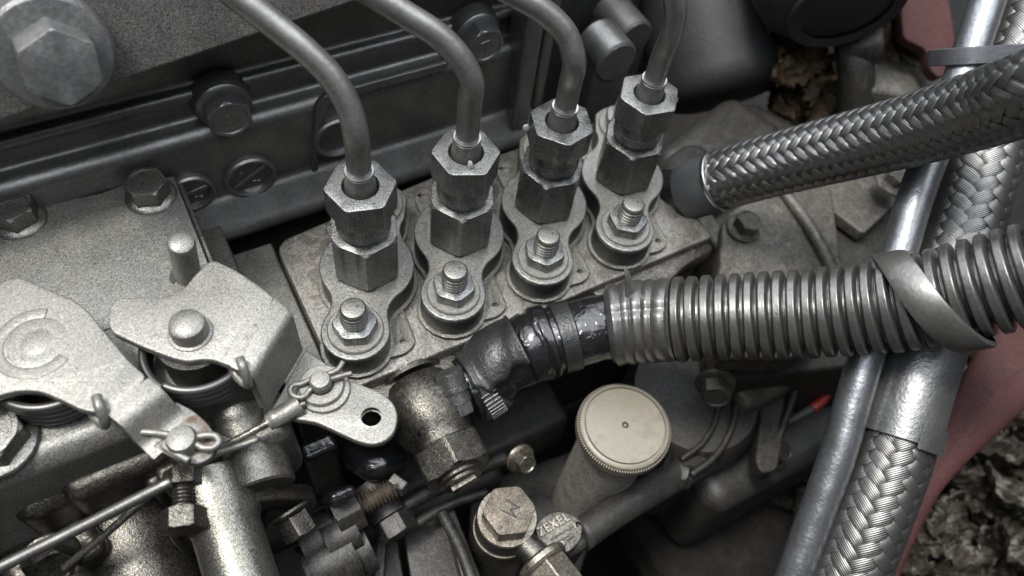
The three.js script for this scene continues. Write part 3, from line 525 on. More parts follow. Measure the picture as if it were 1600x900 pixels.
{ // adjusting screw below the large lever, pointing out of the housing
  const a = P(286, 733, 5), b = P(285, 800, 5), ax = V(b.x - a.x, -0.6, b.z - a.z).normalize(), t = thing('adjusting_screw', 'threaded adjusting screw with hexagon head below the rusty lever end', 'screw', a);
  const on = (g, k) => move(g, a.clone().addScaledVector(ax, k), ax), L = a.distanceTo(b);
  part('lock_nut', on(hexGeo(4.9, 0.5, 4.6, { top: 0.92, bot: 0.92, a0: 0.5 }), 0), M.grime, t);
  part('threaded_shank', on(thread(2.5, -4, L + 1, 1.0, 0.4, 0.4), 0), M.grime, t);
  part('screw_head', on(hexGeo(5.6, 0, 5.2, { top: 0.9, bot: 0.94, a0: 0.42 }), L - 0.6), M.grime, t);
  const k = thing('screw_bracket', 'curved grey bracket behind the adjusting screw with a strap reaching right', 'bracket', P(300, 830, -10)), zs = P(405, 766, -6).z + 1;
  part('backing_plate', [box(16, 26, 5, 2, a.x + 1.5, -7, a.z - 1)], M.grime, k);
  const W = (l) => l.map(([px, py]) => { const q = Q(px, py, zs); return [q.x, q.y]; });
  part('curved_strap', wallSlab(roundPoly(W([[256, 806], [262, 832], [280, 850], [300, 850], [318, 836], [330, 812], [360, 792], [420, 782], [486, 786], [494, 764], [420, 764], [352, 774], [318, 790], [296, 812]]), 4), zs + 3, 5, 1.0), M.grime, k);
}
// sleeves standing out of the housing front
[[384, 680, 408, 768, -6, 9.4, 'thick speckled grey sleeve below the control cable, right of the adjusting screw', 'body'], [350, 812, 386, 930, -6, 8.6, 'pale speckled sleeve at the bottom edge under the curved bracket', 'sleeve'], [318, 722, 345, 800, -4, 7.4, 'rough dark sleeve half hidden behind the adjusting screw', 'grime']].forEach(([px, py, qx, qy, y, r, label, m]) => {
  const a = P(px, py, y), b = P(qx, qy, y - 1.5), t = thing('shaft_sleeve', label, 'sleeve', a);
  const L = a.distanceTo(b); part('sleeve', move(lathe([[0.01, -12], [r + 1.5, -12], [r + 1.2, 0], [r, 2.5], [r, L - 0.6], [r - 0.6, L], [0.01, L]], 56), a, b.clone().sub(a)), M[m], t);
});
{ const t = standing('bracket_bolt', 'grey flange bolt on the right end of the curved bracket', 'bolt', P(450, 798, -20), V(0.15, -0.35, 0.93)); flangeBolt(t, 5.4, 8, 6.6, M.grime, null, 0.2); }
{ const t = standing('casting_bolt', 'grimy round headed bolt in the lower left corner behind the rod', 'bolt', P(80, 868, -14), V(0.1, 0.5, 0.85)); flangeBolt(t, 5.6, 6, 7, M.grime, null, 0.9); }

// ------------------------------------------------------------------ fuel inlet on the pump front: banjo, clamp, black hose
{
  const cx = 0.5, cy = -21, zf = 32, t = thing('banjo_fitting', 'rounded grey banjo fitting with a big hexagon bolt on the pump front', 'banjo fitting', V(cx, cy, zf));
  part('banjo_body', [move(lathe([[0.01, 0], [8, 0], [10.6, 1.5], [12.2, 5], [12.6, 10], [12.2, 15], [10.8, 19], [9.5, 21.5], [9.5, 22.5], [0.01, 22.5]], 56), V(cx, cy, zf + 2), V(0, 0, 1)), tube([V(cx + 6, cy + 1, zf + 12), V(cx + 16, cy + 1.5, zf + 12), V(cx + 22, cy + 2, zf + 12)], 6.6, 10, 28)], M.grime, t);
  part('seal_washer', move(lathe([[4, 0], [10.2, 0], [10.2, 1.4], [4, 1.4]], 44), V(cx, cy, zf + 24.4), V(0, 0, 1)), M.grime, t);
  part('seal_washer', move(lathe([[4, 0], [11, 0], [11, 2], [4, 2]], 44), V(cx, cy, zf), V(0, 0, 1)), M.grime, t);
  const hb = move(hexGeo(11.2, 0, 9.5, { top: 0.88, a0: 0.42 }), V(cx, cy, zf + 25.8), V(0, 0, 1));
  part('banjo_bolt', hb, M.grime, t);
  part('bolt_end', move(lathe([[0.01, 0], [7.2, 0], [7.2, 1], [6.2, 1.6], [6.0, 2.4], [0.01, 2.4]], 40), V(cx, cy, zf + 35.3), V(0, 0, 1)), M.grime, t);
  part('end_bar', move(box(8.5, 2.2, 3, 0.5, 0, 1, 0, 0.3), V(cx, cy + 0.5, zf + 37.2), V(0, 0, 1)), M.grime, t);
}
const hoseCentre = [[14, -20.5, 43.5], [20, -19.5, 43.3]].map((a) => V(...a)).concat([D(782, 566, 248), D(812, 553, 248), D(850, 536, 249), D(900, 522, 250), D(955, 509, 251), D(1010, 502, 250)]);
{
  const t = thing('inlet_hose', 'short oily black hose between the clamp and the ribbed conduit', 'hose', hoseCentre[0]);
  const F = path(hoseCentre, 120);
  part('hose', sweep(F, 40, (s, a) => 10.6 + 0.12 * Math.sin(s * 0.6 + a) + 0.05 * Math.sin(5 * a + s * 1.1)), M.oily, t);
  const n = F.length - 1, cut = (a, b) => { const G = F.slice(Math.round(a * n), Math.round(b * n)); return G; };
  part('rubber_band', sweep(cut(0.53, 0.63), 44, (s, a) => 11.5 + 0.08 * Math.sin(3 * a)), M.torn, t);
  part('loose_loop', sweep(cut(0.35, 0.52), 48, (s, a) => { const u = (s - F.len * 0.35) / (F.len * 0.17); return 11.1 + 0.9 * Math.sin(Math.PI * Math.min(1, Math.max(0, u))) ** 0.6 + 0.35 * Math.sin(2 * a + 5 * u) + 0.5 * Math.sin(a + 3.4) * (1 - u) - (Math.abs(u - 0.55 - 0.12 * Math.sin(a)) < 0.07 ? 0.8 : 0); }), M.oily, t);
  // the torn outer flap of the hose
  const fl = []; const gx = 40, gy = 18, pos = [], idx = [];
  for (let i = 0; i <= gx; i++) for (let j = 0; j <= gy; j++) {
    const iu = i / gx, ju = j / gy, f = F[Math.round((0.02 + 0.33 * iu) * n)], end = 0.42 + 0.30 * Math.sin(iu * 3.0) - 0.10 * Math.sin(iu * 17) * iu, a = -1.7 + (1.7 + end) * ju, r = 12.3 + 0.5 * Math.sin(iu * 6 + 1) * ju + 0.9 * ju ** 4 + 1.4 * Math.max(0, iu - 0.8) * 5 * (0.4 + 0.6 * ju) + 0.12 * Math.sin(iu * 23 + ju * 9);
    const p = f.p.clone().addScaledVector(f.N, Math.cos(a) * r).addScaledVector(f.B, Math.sin(a) * r); pos.push(p.x, p.y, p.z);
  }
  const top = pos.length / 3;
  for (let i = 0; i <= gx; i++) for (let j = 0; j <= gy; j++) { const k = (i * (gy + 1) + j) * 3, f = F[Math.round((0.02 + 0.33 * i / gx) * n)], d = V(pos[k], pos[k + 1], pos[k + 2]).sub(f.p).setLength(1.3); pos.push(pos[k] - d.x, pos[k + 1] - d.y, pos[k + 2] - d.z); }
  const at = (i, j, b) => i * (gy + 1) + j + (b ? top : 0), q4 = (a, b, c, d) => idx.push(a, b, c, a, c, d);
  for (let i = 0; i < gx; i++) for (let j = 0; j < gy; j++) { q4(at(i, j), at(i + 1, j), at(i + 1, j + 1), at(i, j + 1)); q4(at(i, j + 1, 1), at(i + 1, j + 1, 1), at(i + 1, j, 1), at(i, j, 1)); }
  for (let i = 0; i < gx; i++) { q4(at(i, 0, 1), at(i + 1, 0, 1), at(i + 1, 0), at(i, 0)); q4(at(i, gy), at(i + 1, gy), at(i + 1, gy, 1), at(i, gy, 1)); }
  for (let j = 0; j < gy; j++) { q4(at(0, j), at(0, j + 1), at(0, j + 1, 1), at(0, j, 1)); q4(at(gx, j, 1), at(gx, j + 1, 1), at(gx, j + 1), at(gx, j)); }
  const g = new THREE.BufferGeometry(); g.setAttribute('position', new THREE.Float32BufferAttribute(pos, 3)); g.setIndex(idx); g.computeVertexNormals();
  part('torn_flap', g, M.torn, t);
  const c = thing('hose_clamp', 'dull steel worm drive hose clamp round the black hose end', 'hose clamp', F[8].p);
  const ka = 0.03, kb = 0.135, G = cut(ka, kb);
  part('band', sweep(G, 56, (s, a) => 11.7 + 0.06 * Math.sin(a * 4)), M.nut, c);
  const f = F[Math.round(0.083 * n)];
  for (let k = 0; k < 9; k++) {                                     // worm slots as raised bars on the band
    const a = 0.72 + k * 0.13, d = f.N.clone().multiplyScalar(Math.cos(a)).addScaledVector(f.B, Math.sin(a)), b = box(5.4, 0.7, 0.55, 0.2, 0, 0, 0);
    const tn = d.clone().cross(f.T); b.applyMatrix4(new THREE.Matrix4().makeBasis(f.T, d, f.T.clone().cross(d)).setPosition(f.p.clone().addScaledVector(d, 11.85)));
    part('band_tooth', b, M.nut, c);
  }
  const ha = P(700, 580, -8), hb = P(716, 628, -14);
  part('screw_housing', [rodBetween(ha, hb, 4.3, 28), rodBetween(ha.clone().lerp(hb, 0.48), ha.clone().lerp(hb, 0.62), 4.9, 28)], M.nut, c);
  const sd = hb.clone().sub(ha).normalize();
  part('screw', move(hexGeo(4.4, 0, 3.6, { top: 0.9, a0: 0.2 }), hb.clone().addScaledVector(sd, 0.2), sd), M.stud, c);
}

// ------------------------------------------------------------------ corrugated conduit
const conduitPts = [D(950, 509, 251.5), D(1000, 503, 250), D(1100, 497, 243), D(1200, 493, 236), D(1300, 487, 228), D(1400, 475, 219), D(1500, 455, 210), D(1600, 431, 201), D(1700, 402, 192)];
{
  const t = thing('corrugated_conduit', 'grey brown ribbed plastic conduit crossing from the black hose to the right edge', 'conduit', conduitPts[0]);
  const F = path(conduitPts, 900), R = 13.3, pitch = 4.25, s0 = 21;
  const prof = (s) => { const n0 = 118, q = s < n0 ? (s - s0) / pitch : (n0 - s0) / pitch + (s - n0) / 5.3, u = (q % 1 + 1) % 1, w = Math.max(0, Math.min(1, (0.5 - Math.abs(u - 0.5)) / 0.20 - 0.55)); return R - 2.9 * (1 - Math.sqrt(w * (2 - w))); };
  const cutS = (a, b) => F.filter((f) => f.s >= a && f.s <= b);
  part('ribs', sweep(cutS(s0 - 0.3, 200), 64, (s, a) => prof(s) + 0.12 * Math.sin(2 * a + s * 0.2) + 0.07 * Math.sin(a * 3 + Math.floor((s - s0) / pitch) * 2.3)), M.conduit, t);
  // the split, flattened end with its torn lip
  part('split_end', sweep(cutS(0, s0 + 0.6), 72, (s, a) => 12.8 + 0.55 * Math.abs(Math.sin(s * 0.78 + 0.3 * Math.sin(2 * a) + 0.2 * Math.sin(s * 0.9))) + 0.12 * Math.sin(2 * a + s * 0.3) - (s < 1.6 ? 0.7 * (1.6 - s) : 0) + 0.25 * Math.sin(9 * a) * Math.exp(-s / 4) + (a > 0.12 && a < 0.3 ? -0.8 : 0)), M.conduit, t, 'torn, flattened end of the conduit');
  const a0 = P(986, 452, 4), lip = [[988, 470, 5], [985, 450, 8], [981, 432, 11], [976, 416, 13]].map((q) => P(q[0], q[1], q[2]));
  part('torn_lip', sweep(path(lip, 24), 12, (s, a) => { const k = Math.max(0.05, 1 - s / 13.5); return [Math.cos(a) * 0.6 * k, Math.sin(a) * 2.6 * k]; }), M.conduit, t);
  // strap lying on the ribs: a band round the conduit whose plane is turned against the axis
  const nearF = (px) => F.reduce((b, f) => { const w = f.p.clone().sub(V(...EYE)), X = w.dot(V(...RIGHT)) / w.dot(V(...FWD)) * FOCAL + PW / 2; return Math.abs(X - px) < b[0] ? [Math.abs(X - px), f] : b; }, [1e9, null])[1];
  const mid = nearF(1452), eye = V(...EYE).sub(mid.p), te = Math.atan2(eye.dot(mid.B), eye.dot(mid.N)), R0 = 13.6, tilt = 0.40;
  const at = (t, e, h) => {
    const s = mid.s + Math.tan(tilt) * R0 * Math.asin(0.985 * Math.sin(t - te)) + e * Math.cos(tilt), x = s / F.len * (F.length - 1), i = Math.max(0, Math.min(F.length - 2, Math.floor(x))), f = F[i], th = t - e * Math.sin(tilt) * Math.tanh(3 * Math.cos(t - te)) / R0;
    return f.p.clone().addScaledVector(f.T, (x - i) * F.len / (F.length - 1)).addScaledVector(f.N, Math.cos(th) * (R0 + h)).addScaledVector(f.B, Math.sin(th) * (R0 + h));
  };
  const prof2 = [[-4.4, -0.5], [-4.35, 0.75], [-4.0, 0.95], [0, 1.0], [4.0, 0.95], [4.35, 0.75], [4.4, -0.5]], pos = [], uv = [], idx = [], n = 120;
  for (let i = 0; i <= n; i++) for (let j = 0; j < 7; j++) { const t = i / n * Math.PI * 2, q = at(t, prof2[j][0], prof2[j][1] + 0.2 * Math.sin(t * 2 + 1) + 0.35 + 1.5 * Math.max(0, Math.sin(t - te)) ** 3); pos.push(q.x, q.y, q.z); uv.push(prof2[j][0] * MM, t * R0 * MM); }
  for (let i = 0; i < n; i++) for (let j = 0; j < 6; j++) { const k = i * 7 + j; idx.push(k, k + 7, k + 1, k + 1, k + 7, k + 8); }
  const g = new THREE.BufferGeometry(); g.setAttribute('position', new THREE.Float32BufferAttribute(pos, 3)); g.setAttribute('uv', new THREE.Float32BufferAttribute(uv, 2)); g.setIndex(idx); g.computeVertexNormals(); g.userData.ownUV = true;
  const st = thing('strap_band', 'wide pale grey strap wrapped slantwise round the ribbed conduit', 'strap', mid.p);
  part('strap', crease(g, 0.6), M.strap, st);
}

// ------------------------------------------------------------------ braided hoses
function braid(F, r, N, k, mat, t, width, amp = 0.42) {             // 2 x N strands, each two over, two under
  const strand = (dir, i) => {
    const pos = [], uv = [], idx = [], n = Math.round(F.len * 2.6), m = 6;
    for (let q = 0; q <= n; q++) {
      const s = F.len * q / n, x = s / F.len * (F.length - 1), i0 = Math.min(F.length - 2, Math.floor(x)), fr = x - i0, A = F[i0], B = F[i0 + 1];
      const p = A.p.clone().lerp(B.p, fr), Nn = A.N.clone().lerp(B.N, fr).normalize(), Bn = A.B.clone().lerp(B.B, fr).normalize();
      const th = 2 * Math.PI * i / N + dir * k * s, u = s * N * k / Math.PI;
      let w = dir > 0 ? Math.cos(Math.PI / 2 * (u + 2 * i - 0.5)) : -Math.cos(Math.PI / 2 * (2 * i - u - 0.5)); w = Math.tanh(1.7 * w);
      const rr = r + amp * w, half = width / 2;
      for (let j = 0; j <= m; j++) {                                // across the ribbon: along the direction at right angles to the strand
        const e = (j / m * 2 - 1) * half, al = Math.atan(r * k), dth = e * Math.cos(al) / r, ds = -dir * e * Math.sin(al), bulge = 0.22 * (1 - (e / half) ** 2) - 0.06 + 0.05 * Math.sin(i * 5 + j * 2 + q * 0.13);
        const d = Nn.clone().multiplyScalar(Math.cos(th + dth)).addScaledVector(Bn, Math.sin(th + dth));
        const o = p.clone().addScaledVector(A.T, ds).addScaledVector(d, rr + bulge); pos.push(o.x, o.y, o.z); uv.push(j / m * 7 + i * 0.37, s * MM * 200 + i * 0.21);
      }
    }
    for (let q = 0; q < n; q++) for (let j = 0; j < m; j++) { const a = q * (m + 1) + j; idx.push(a, a + 1, a + m + 1, a + 1, a + m + 2, a + m + 1); }
    const g = new THREE.BufferGeometry(); g.setAttribute('position', new THREE.Float32BufferAttribute(pos, 3)); g.setAttribute('uv', new THREE.Float32BufferAttribute(uv, 2)); g.setIndex(idx); g.computeVertexNormals(); g.userData.ownUV = true;
    part('braid_strand', g, mat, t);
  };
  for (let i = 0; i < N; i++) { strand(1, i); strand(-1, i); }
}
{
  const pts = [D(1076, 298, 286), D(1100, 291, 281), D(1150, 274, 271), D(1250, 247, 255), D(1350, 222, 239), D(1450, 196, 222), D(1550, 165, 204), D(1620, 140, 190), D(1720, 100, 176)];
  const t = thing('braided_hose', 'steel braided hose running from the black sleeve behind the pump to the right edge', 'hose', pts[1], 'braided hoses');
  const F = path(pts, 260), s0 = F.len * 0.108, G = F.filter((f) => f.s >= s0).map((f) => ({ ...f, s: f.s - s0 })); G.len = F.len - s0;
  part('core', sweep(G, 32, () => 9.4), M.hoseCore, t);
  braid(G, 10.15, 16, 0.108, M.braid, t, 3.0, 0.36);
  part('end_ring', sweep(F.filter((f) => f.s > s0 - 1.4 && f.s < s0 + 0.9), 48, () => 11.2), M.ring, t);
  part('rubber_sleeve', sweep(F.filter((f) => f.s < s0 - 0.9), 44, (s, a) => 10.6 + 0.08 * Math.sin(2 * a + s * 0.3), { a: 0.7 }), M.rubber, t);
  const e0 = F[0]; part('stub', rodBetween(e0.p.clone().addScaledVector(e0.T, 2), e0.p.clone().addScaledVector(e0.T, -14), 7.5, 32), M.grime, t);
}
const hoseB = [D(1650, -70, 250), D(1602, 60, 247), D(1558, 170, 246), D(1520, 310, 244), D(1470, 470, 241), D(1425, 610, 238), D(1393, 720, 236), D(1360, 810, 235), D(1326, 900, 235), D(1282, 1010, 236)];
{
  const t = thing('braided_hose', 'thick upright braided hose at the right, beside the smooth steel tube', 'hose', hoseB[4], 'braided hoses');
  const F = path(hoseB, 320);
  part('core', sweep(F, 32, () => 9.9), M.hoseCore, t);
  braid(F, 10.7, 12, 0.116, M.braidOld, t, 4.0, 0.45);
  const near = (px, py) => { let b = 0, m = 1e9; F.forEach((f, i) => { const q = f.p, w = q.clone().sub(V(...EYE)), z = w.dot(V(...FWD)), X = w.dot(V(...RIGHT)) / z * FOCAL + PW / 2, Y = w.dot(V(...DOWN)) / z * FOCAL + PH / 2, e = Math.hypot(X - px, Y - py); if (e < m) { m = e; b = i; } }); return b; };
  const w = thing('tape_wrap', 'smooth silver tape sleeve wrapped round the upright braided hose below the conduit', 'tape', F[near(1412, 620)].p);
  const W = F.slice(near(1445, 545), near(1398, 690)), toEye = V(...EYE).sub(W[0].p);
  const ac = Math.atan2(toEye.dot(W[0].B), toEye.dot(W[0].N));
  // which way is left of the hose in the view decides where the wrap ends
  const left = V(...RIGHT).negate(), al = Math.atan2(left.dot(W[0].B), left.dot(W[0].N)), sg = Math.sin(al - ac) > 0 ? 1 : -1;
  const A = ac + sg * 2.9, B = ac - sg * 1.05;
  part('sleeve', [sweep(W, 60, (s, a) => 12.9, { t0: Math.min(A, B), t1: Math.max(A, B), caps: false }), sweep(W.slice(0, -6), 60, (s, a) => 12.3, { t0: Math.min(A, B), t1: Math.max(A, B) - 0.02, caps: false })], M.wrap, w);
  part('tape_end', sweep(F.slice(near(1408, 655), near(1396, 697)), 24, () => 13.2, { t0: ac - sg * 1.15 - (sg > 0 ? 0 : 0.75), t1: ac - sg * 1.15 + (sg > 0 ? 0.75 : 0), caps: false }), M.wrap, w);
}
{
  const pts = [D(1560, -50, 240), D(1543, 0, 240), D(1503, 120, 240), D(1433, 300, 239), D(1406, 390, 237), D(1374, 490, 235), D(1338, 610, 234), D(1309, 710, 234), D(1277, 800, 235), D(1240, 900, 236), D(1195, 1010, 238)];
  const t = thing('steel_tube', 'smooth shiny steel tube running top to bottom left of the upright braided hose', 'tube', pts[5]);
  part('tube', tube(pts, (s, a) => 5.25 + 0.03 * Math.sin(s * 0.8) + 0.03 * Math.sin(2 * a + s * 0.3), 200, 32), M.steelTube, t);
  const c = D(1553, 85, 243), u = D(1620, 84, 243).sub(D(1480, 92, 243)), z = thing('cable_tie', 'flat dark grey cable tie holding the steel tube to the braided hose near the top', 'cable tie', c);
  part('tie', loopBand(c.clone().addScaledVector(u.clone().normalize(), 1.2), u, 18.6, V(...EYE).sub(c), 11.4, 5.2, 0.9, 3.0, 120), M.zip, z);
}
{ // red guard behind the hoses
  const t = thing('red_guard', 'dull red painted curved guard bar to the right of the upright braided hose', 'guard', D(1500, 680, 275));
  const W = [17, 14.5, 12.5, 9.5, 7, 5, 3.8, 3.2, 3, 3], F = path([D(1700, 470, 262), D(1620, 545, 268), D(1570, 590, 270), D(1520, 655, 272), D(1478, 710, 274), D(1446, 760, 275), D(1424, 810, 276), D(1400, 870, 277), D(1378, 930, 278), D(1350, 1010, 279)], 90);
  part('bar', sweep(F, 32, (s, a) => { const x = s / F.len * 9, i = Math.min(8, Math.floor(x)), w = W[i] + (W[i + 1] - W[i]) * (x - i); return [Math.sign(Math.cos(a)) * Math.abs(Math.cos(a)) ** 0.7 * 4, Math.sign(Math.sin(a)) * Math.abs(Math.sin(a)) ** 0.7 * w]; }), M.red, t);
  const plate = [[1418, -30], [1408, 20], [1412, 60], [1448, 78], [1452, 108], [1468, 124], [1484, 112], [1494, 62], [1484, 0], [1478, -30]].map(([a, b]) => D(a, b, 318));
  const o = plate[0], ex = V(...RIGHT), ey = V(...DOWN).negate(), ez = V(...FWD).negate();
  const sh = new THREE.Shape(roundPoly(plate.map((p) => { const d = p.clone().sub(o); return [d.dot(ex), d.dot(ey)]; }), 2.5).map((q) => new THREE.Vector2(...q)));
  const g = new THREE.ExtrudeGeometry(sh, { depth: 5, bevelEnabled: true, bevelThickness: 1, bevelSize: 1, bevelOffset: -1, bevelSegments: 3 });
  g.applyMatrix4(new THREE.Matrix4().makeBasis(ex, ey, ez).setPosition(o.clone().addScaledVector(ez, -6)));
  const r = thing('red_bracket', 'dull red painted bracket end at the top right beside the steel tube', 'bracket', o);
  part('plate', crease(g, 0.5), M.red, r);
}

// ------------------------------------------------------------------ filler cap, M bolt, maker's plate and linkage in front of the pump
{
  const c = P(977, 664, -25), t = thing('filler_cap', 'round cream plastic cap with knurled rim on a grey neck', 'filler cap', c);
  const y = c.y, L = (p) => lathe(p, 96, 0.5).translate(c.x, 0, c.z);
  part('cap', L([[0.01, y - 0.25], [0.6, y - 0.25], [0.8, y], [12.75, y], [12.85, y - 0.9], [13.3, y - 0.9], [13.4, y], [13.9, y - 0.1], [14.5, y - 0.5], [14.85, y - 1.3], [14.9, y - 5.2], [14.4, y - 5.6], [0.01, y - 5.6]]), M.cap, t);
  part('centre_pip', L([[0.45, y - 0.22], [0.9, y - 0.1], [1.15, y + 0.05], [0.9, y + 0.12], [0.5, y - 0.05]]), M.mark, t);
  for (let k = 0; k < 110; k++) { const a = k / 110 * Math.PI * 2, b = box(0.75, 3.5, 0.42, 0.15, 0, 0, 0); b.rotateY(-a); part('knurl_ridge', b.translate(c.x + 15.1 * Math.cos(a), y - 3.3, c.z + 15.1 * Math.sin(a)), M.cap, t); }
  part('neck', L([[9, y - 6], [12.0, y - 5.6], [12.3, y - 68], [13.3, y - 71], [13.0, y - 76], [0.01, y - 76]]), M.neck, t);
}
{
  const y = -30, c = P(796, 797, y), t = thing('marked_bolt', 'brownish hexagon bolt head marked M beside the maker plate', 'bolt', c);
  part('bolt_head', hexGeo(8.3, y - 7, y, { top: 0.92, a0: 0.35 }).translate(c.x, 0, c.z), M.mBolt, t);
  part('banjo_ring', lathe([[8.4, y - 8.2], [9.4, y - 8.0], [9.6, y - 8.8], [9.5, y - 17], [8.5, y - 17.4]], 52).translate(c.x, 0, c.z), M.dark, t);
  part('copper_washer', [lathe([[5, y - 7], [9.2, y - 7], [9.3, y - 7.9], [5, y - 7.9]], 48).translate(c.x, 0, c.z), lathe([[5, y - 17.4], [9.9, y - 17.4], [10, y - 19.2], [5, y - 19.2]], 48).translate(c.x, 0, c.z)], M.brightBolt, t);
  part('socket', lathe([[0.01, y - 19], [9.6, y - 19], [10.4, y - 22], [10.4, y - 66], [9, y - 70], [0.01, y - 70]], 48).translate(c.x, 0, c.z), M.grime, t);
  const dx = V(0.75, 0, -0.66), dz = V(0.66, 0, 0.75), bar = (a, b, w) => { const m = a.clone().lerp(b, 0.5), d = b.clone().sub(a), g = box(d.length() + w, 0.18, w, 0.08, 0, 0, 0); g.rotateY(-Math.atan2(d.z, d.x)); return g.translate(m.x, y + 0.05, m.z); };
  const q = (px, py) => P(px, py, y);
  part('letter_stroke', [bar(q(791, 781), q(812, 793), 0.42), bar(q(783, 797), q(806, 808), 0.42), bar(q(806, 808), q(797, 796), 0.42), bar(q(797, 796), q(812, 793), 0.36)], M.mark, t);
  // pipe stub running to the bottom edge
  const s = thing('hose_union', 'bright steel hose union at the bottom edge under the marked bolt', 'hose union', P(845, 870, -40));
  part('stub', rodBetween(P(808, 838, -42), P(850, 880, -42), 4.4, 28), M.grime, s);
  part('hexagon', move(lathe([[0.01, 0], [7.6, 0], [8.4, 0.8], [8.4, 2.4], [7.8, 3.2], [0.01, 3.2]], 44), P(843, 873, -42), P(890, 935, -40).sub(P(843, 873, -42))), M.brightBolt, s);
  part('ferrule', move(hexGeo(7.6, 0, 40, { top: 0.95, a0: 0.3 }), P(849, 881, -42), P(890, 935, -40).sub(P(843, 873, -42))), M.brightBolt, s);
}
{
  const y = -50, t = thing('maker_plate', 'small grimy oval cover with raised maker lettering beside the filler neck', 'cover plate', P(875, 825, y));
  const o = roundPoly(XZ([[835, 822], [846, 808], [868, 798], [886, 799], [904, 808], [911, 820], [909, 842], [896, 858], [878, 868], [860, 862], [842, 848]], y), 3), h = P(903, 819, y);
  part('plate', slab(o, y, 3, 0.5, [[h.x, h.z, 1.1]]), M.grime, t);
  const a = P(843, 832, y), b = P(884, 808, y), ang = -Math.atan2(b.z - a.z, b.x - a.x), m = a.clone().lerp(b, 0.5);
  part('lettering', letters('ZEXEL', 3.0, 0.6, V(m.x + 0.2, y, m.z), null, ang), M.brightBolt, t);
  part('stem', box(14, 54, 14, 3, m.x + 2, y - 29, m.z + 4), M.darker, t);
  part('relief', [box(9, 0.8, 0.7, 0.2, 0, 0, 0, ang).translate(m.x + 1.6, y + 0.2, m.z + 3.6), box(3, 0.7, 1.4, 0.3, 0, 0, 0, ang).translate(m.x + 3.0, y + 0.2, m.z + 6), box(4.5, 0.9, 2.4, 0.4, 0, 0, 0, ang).translate(m.x - 1.4, y + 0.2, m.z + 6.6)], M.grime, t);
}
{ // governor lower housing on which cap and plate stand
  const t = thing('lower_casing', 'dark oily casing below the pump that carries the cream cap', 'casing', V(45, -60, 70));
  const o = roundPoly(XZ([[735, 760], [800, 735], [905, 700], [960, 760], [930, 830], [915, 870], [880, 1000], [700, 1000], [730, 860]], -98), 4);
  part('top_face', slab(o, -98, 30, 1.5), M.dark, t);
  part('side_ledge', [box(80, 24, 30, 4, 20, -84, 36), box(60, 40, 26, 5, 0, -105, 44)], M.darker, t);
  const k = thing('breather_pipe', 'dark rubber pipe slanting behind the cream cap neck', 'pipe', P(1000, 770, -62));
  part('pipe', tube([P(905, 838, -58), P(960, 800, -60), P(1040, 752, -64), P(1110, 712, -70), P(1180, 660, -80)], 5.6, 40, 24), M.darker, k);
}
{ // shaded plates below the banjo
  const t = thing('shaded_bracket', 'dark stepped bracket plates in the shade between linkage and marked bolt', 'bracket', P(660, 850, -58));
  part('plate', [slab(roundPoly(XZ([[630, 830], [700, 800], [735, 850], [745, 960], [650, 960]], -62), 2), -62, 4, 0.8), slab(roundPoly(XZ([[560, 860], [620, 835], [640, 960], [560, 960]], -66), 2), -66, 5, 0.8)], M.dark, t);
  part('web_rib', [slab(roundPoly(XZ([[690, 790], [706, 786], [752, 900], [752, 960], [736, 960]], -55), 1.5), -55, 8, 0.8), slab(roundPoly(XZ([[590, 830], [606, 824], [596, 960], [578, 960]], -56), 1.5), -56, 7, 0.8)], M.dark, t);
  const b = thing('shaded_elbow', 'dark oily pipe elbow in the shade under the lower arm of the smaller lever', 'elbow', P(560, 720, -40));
  part('elbow', [tube([P(540, 690, -46), P(556, 715, -40), P(585, 730, -36), P(625, 715, -38)], 4.4, 30, 20), tube([P(640, 700, -34), P(668, 688, -34), P(700, 690, -40)], 5, 24, 20)], M.oily, b);
}
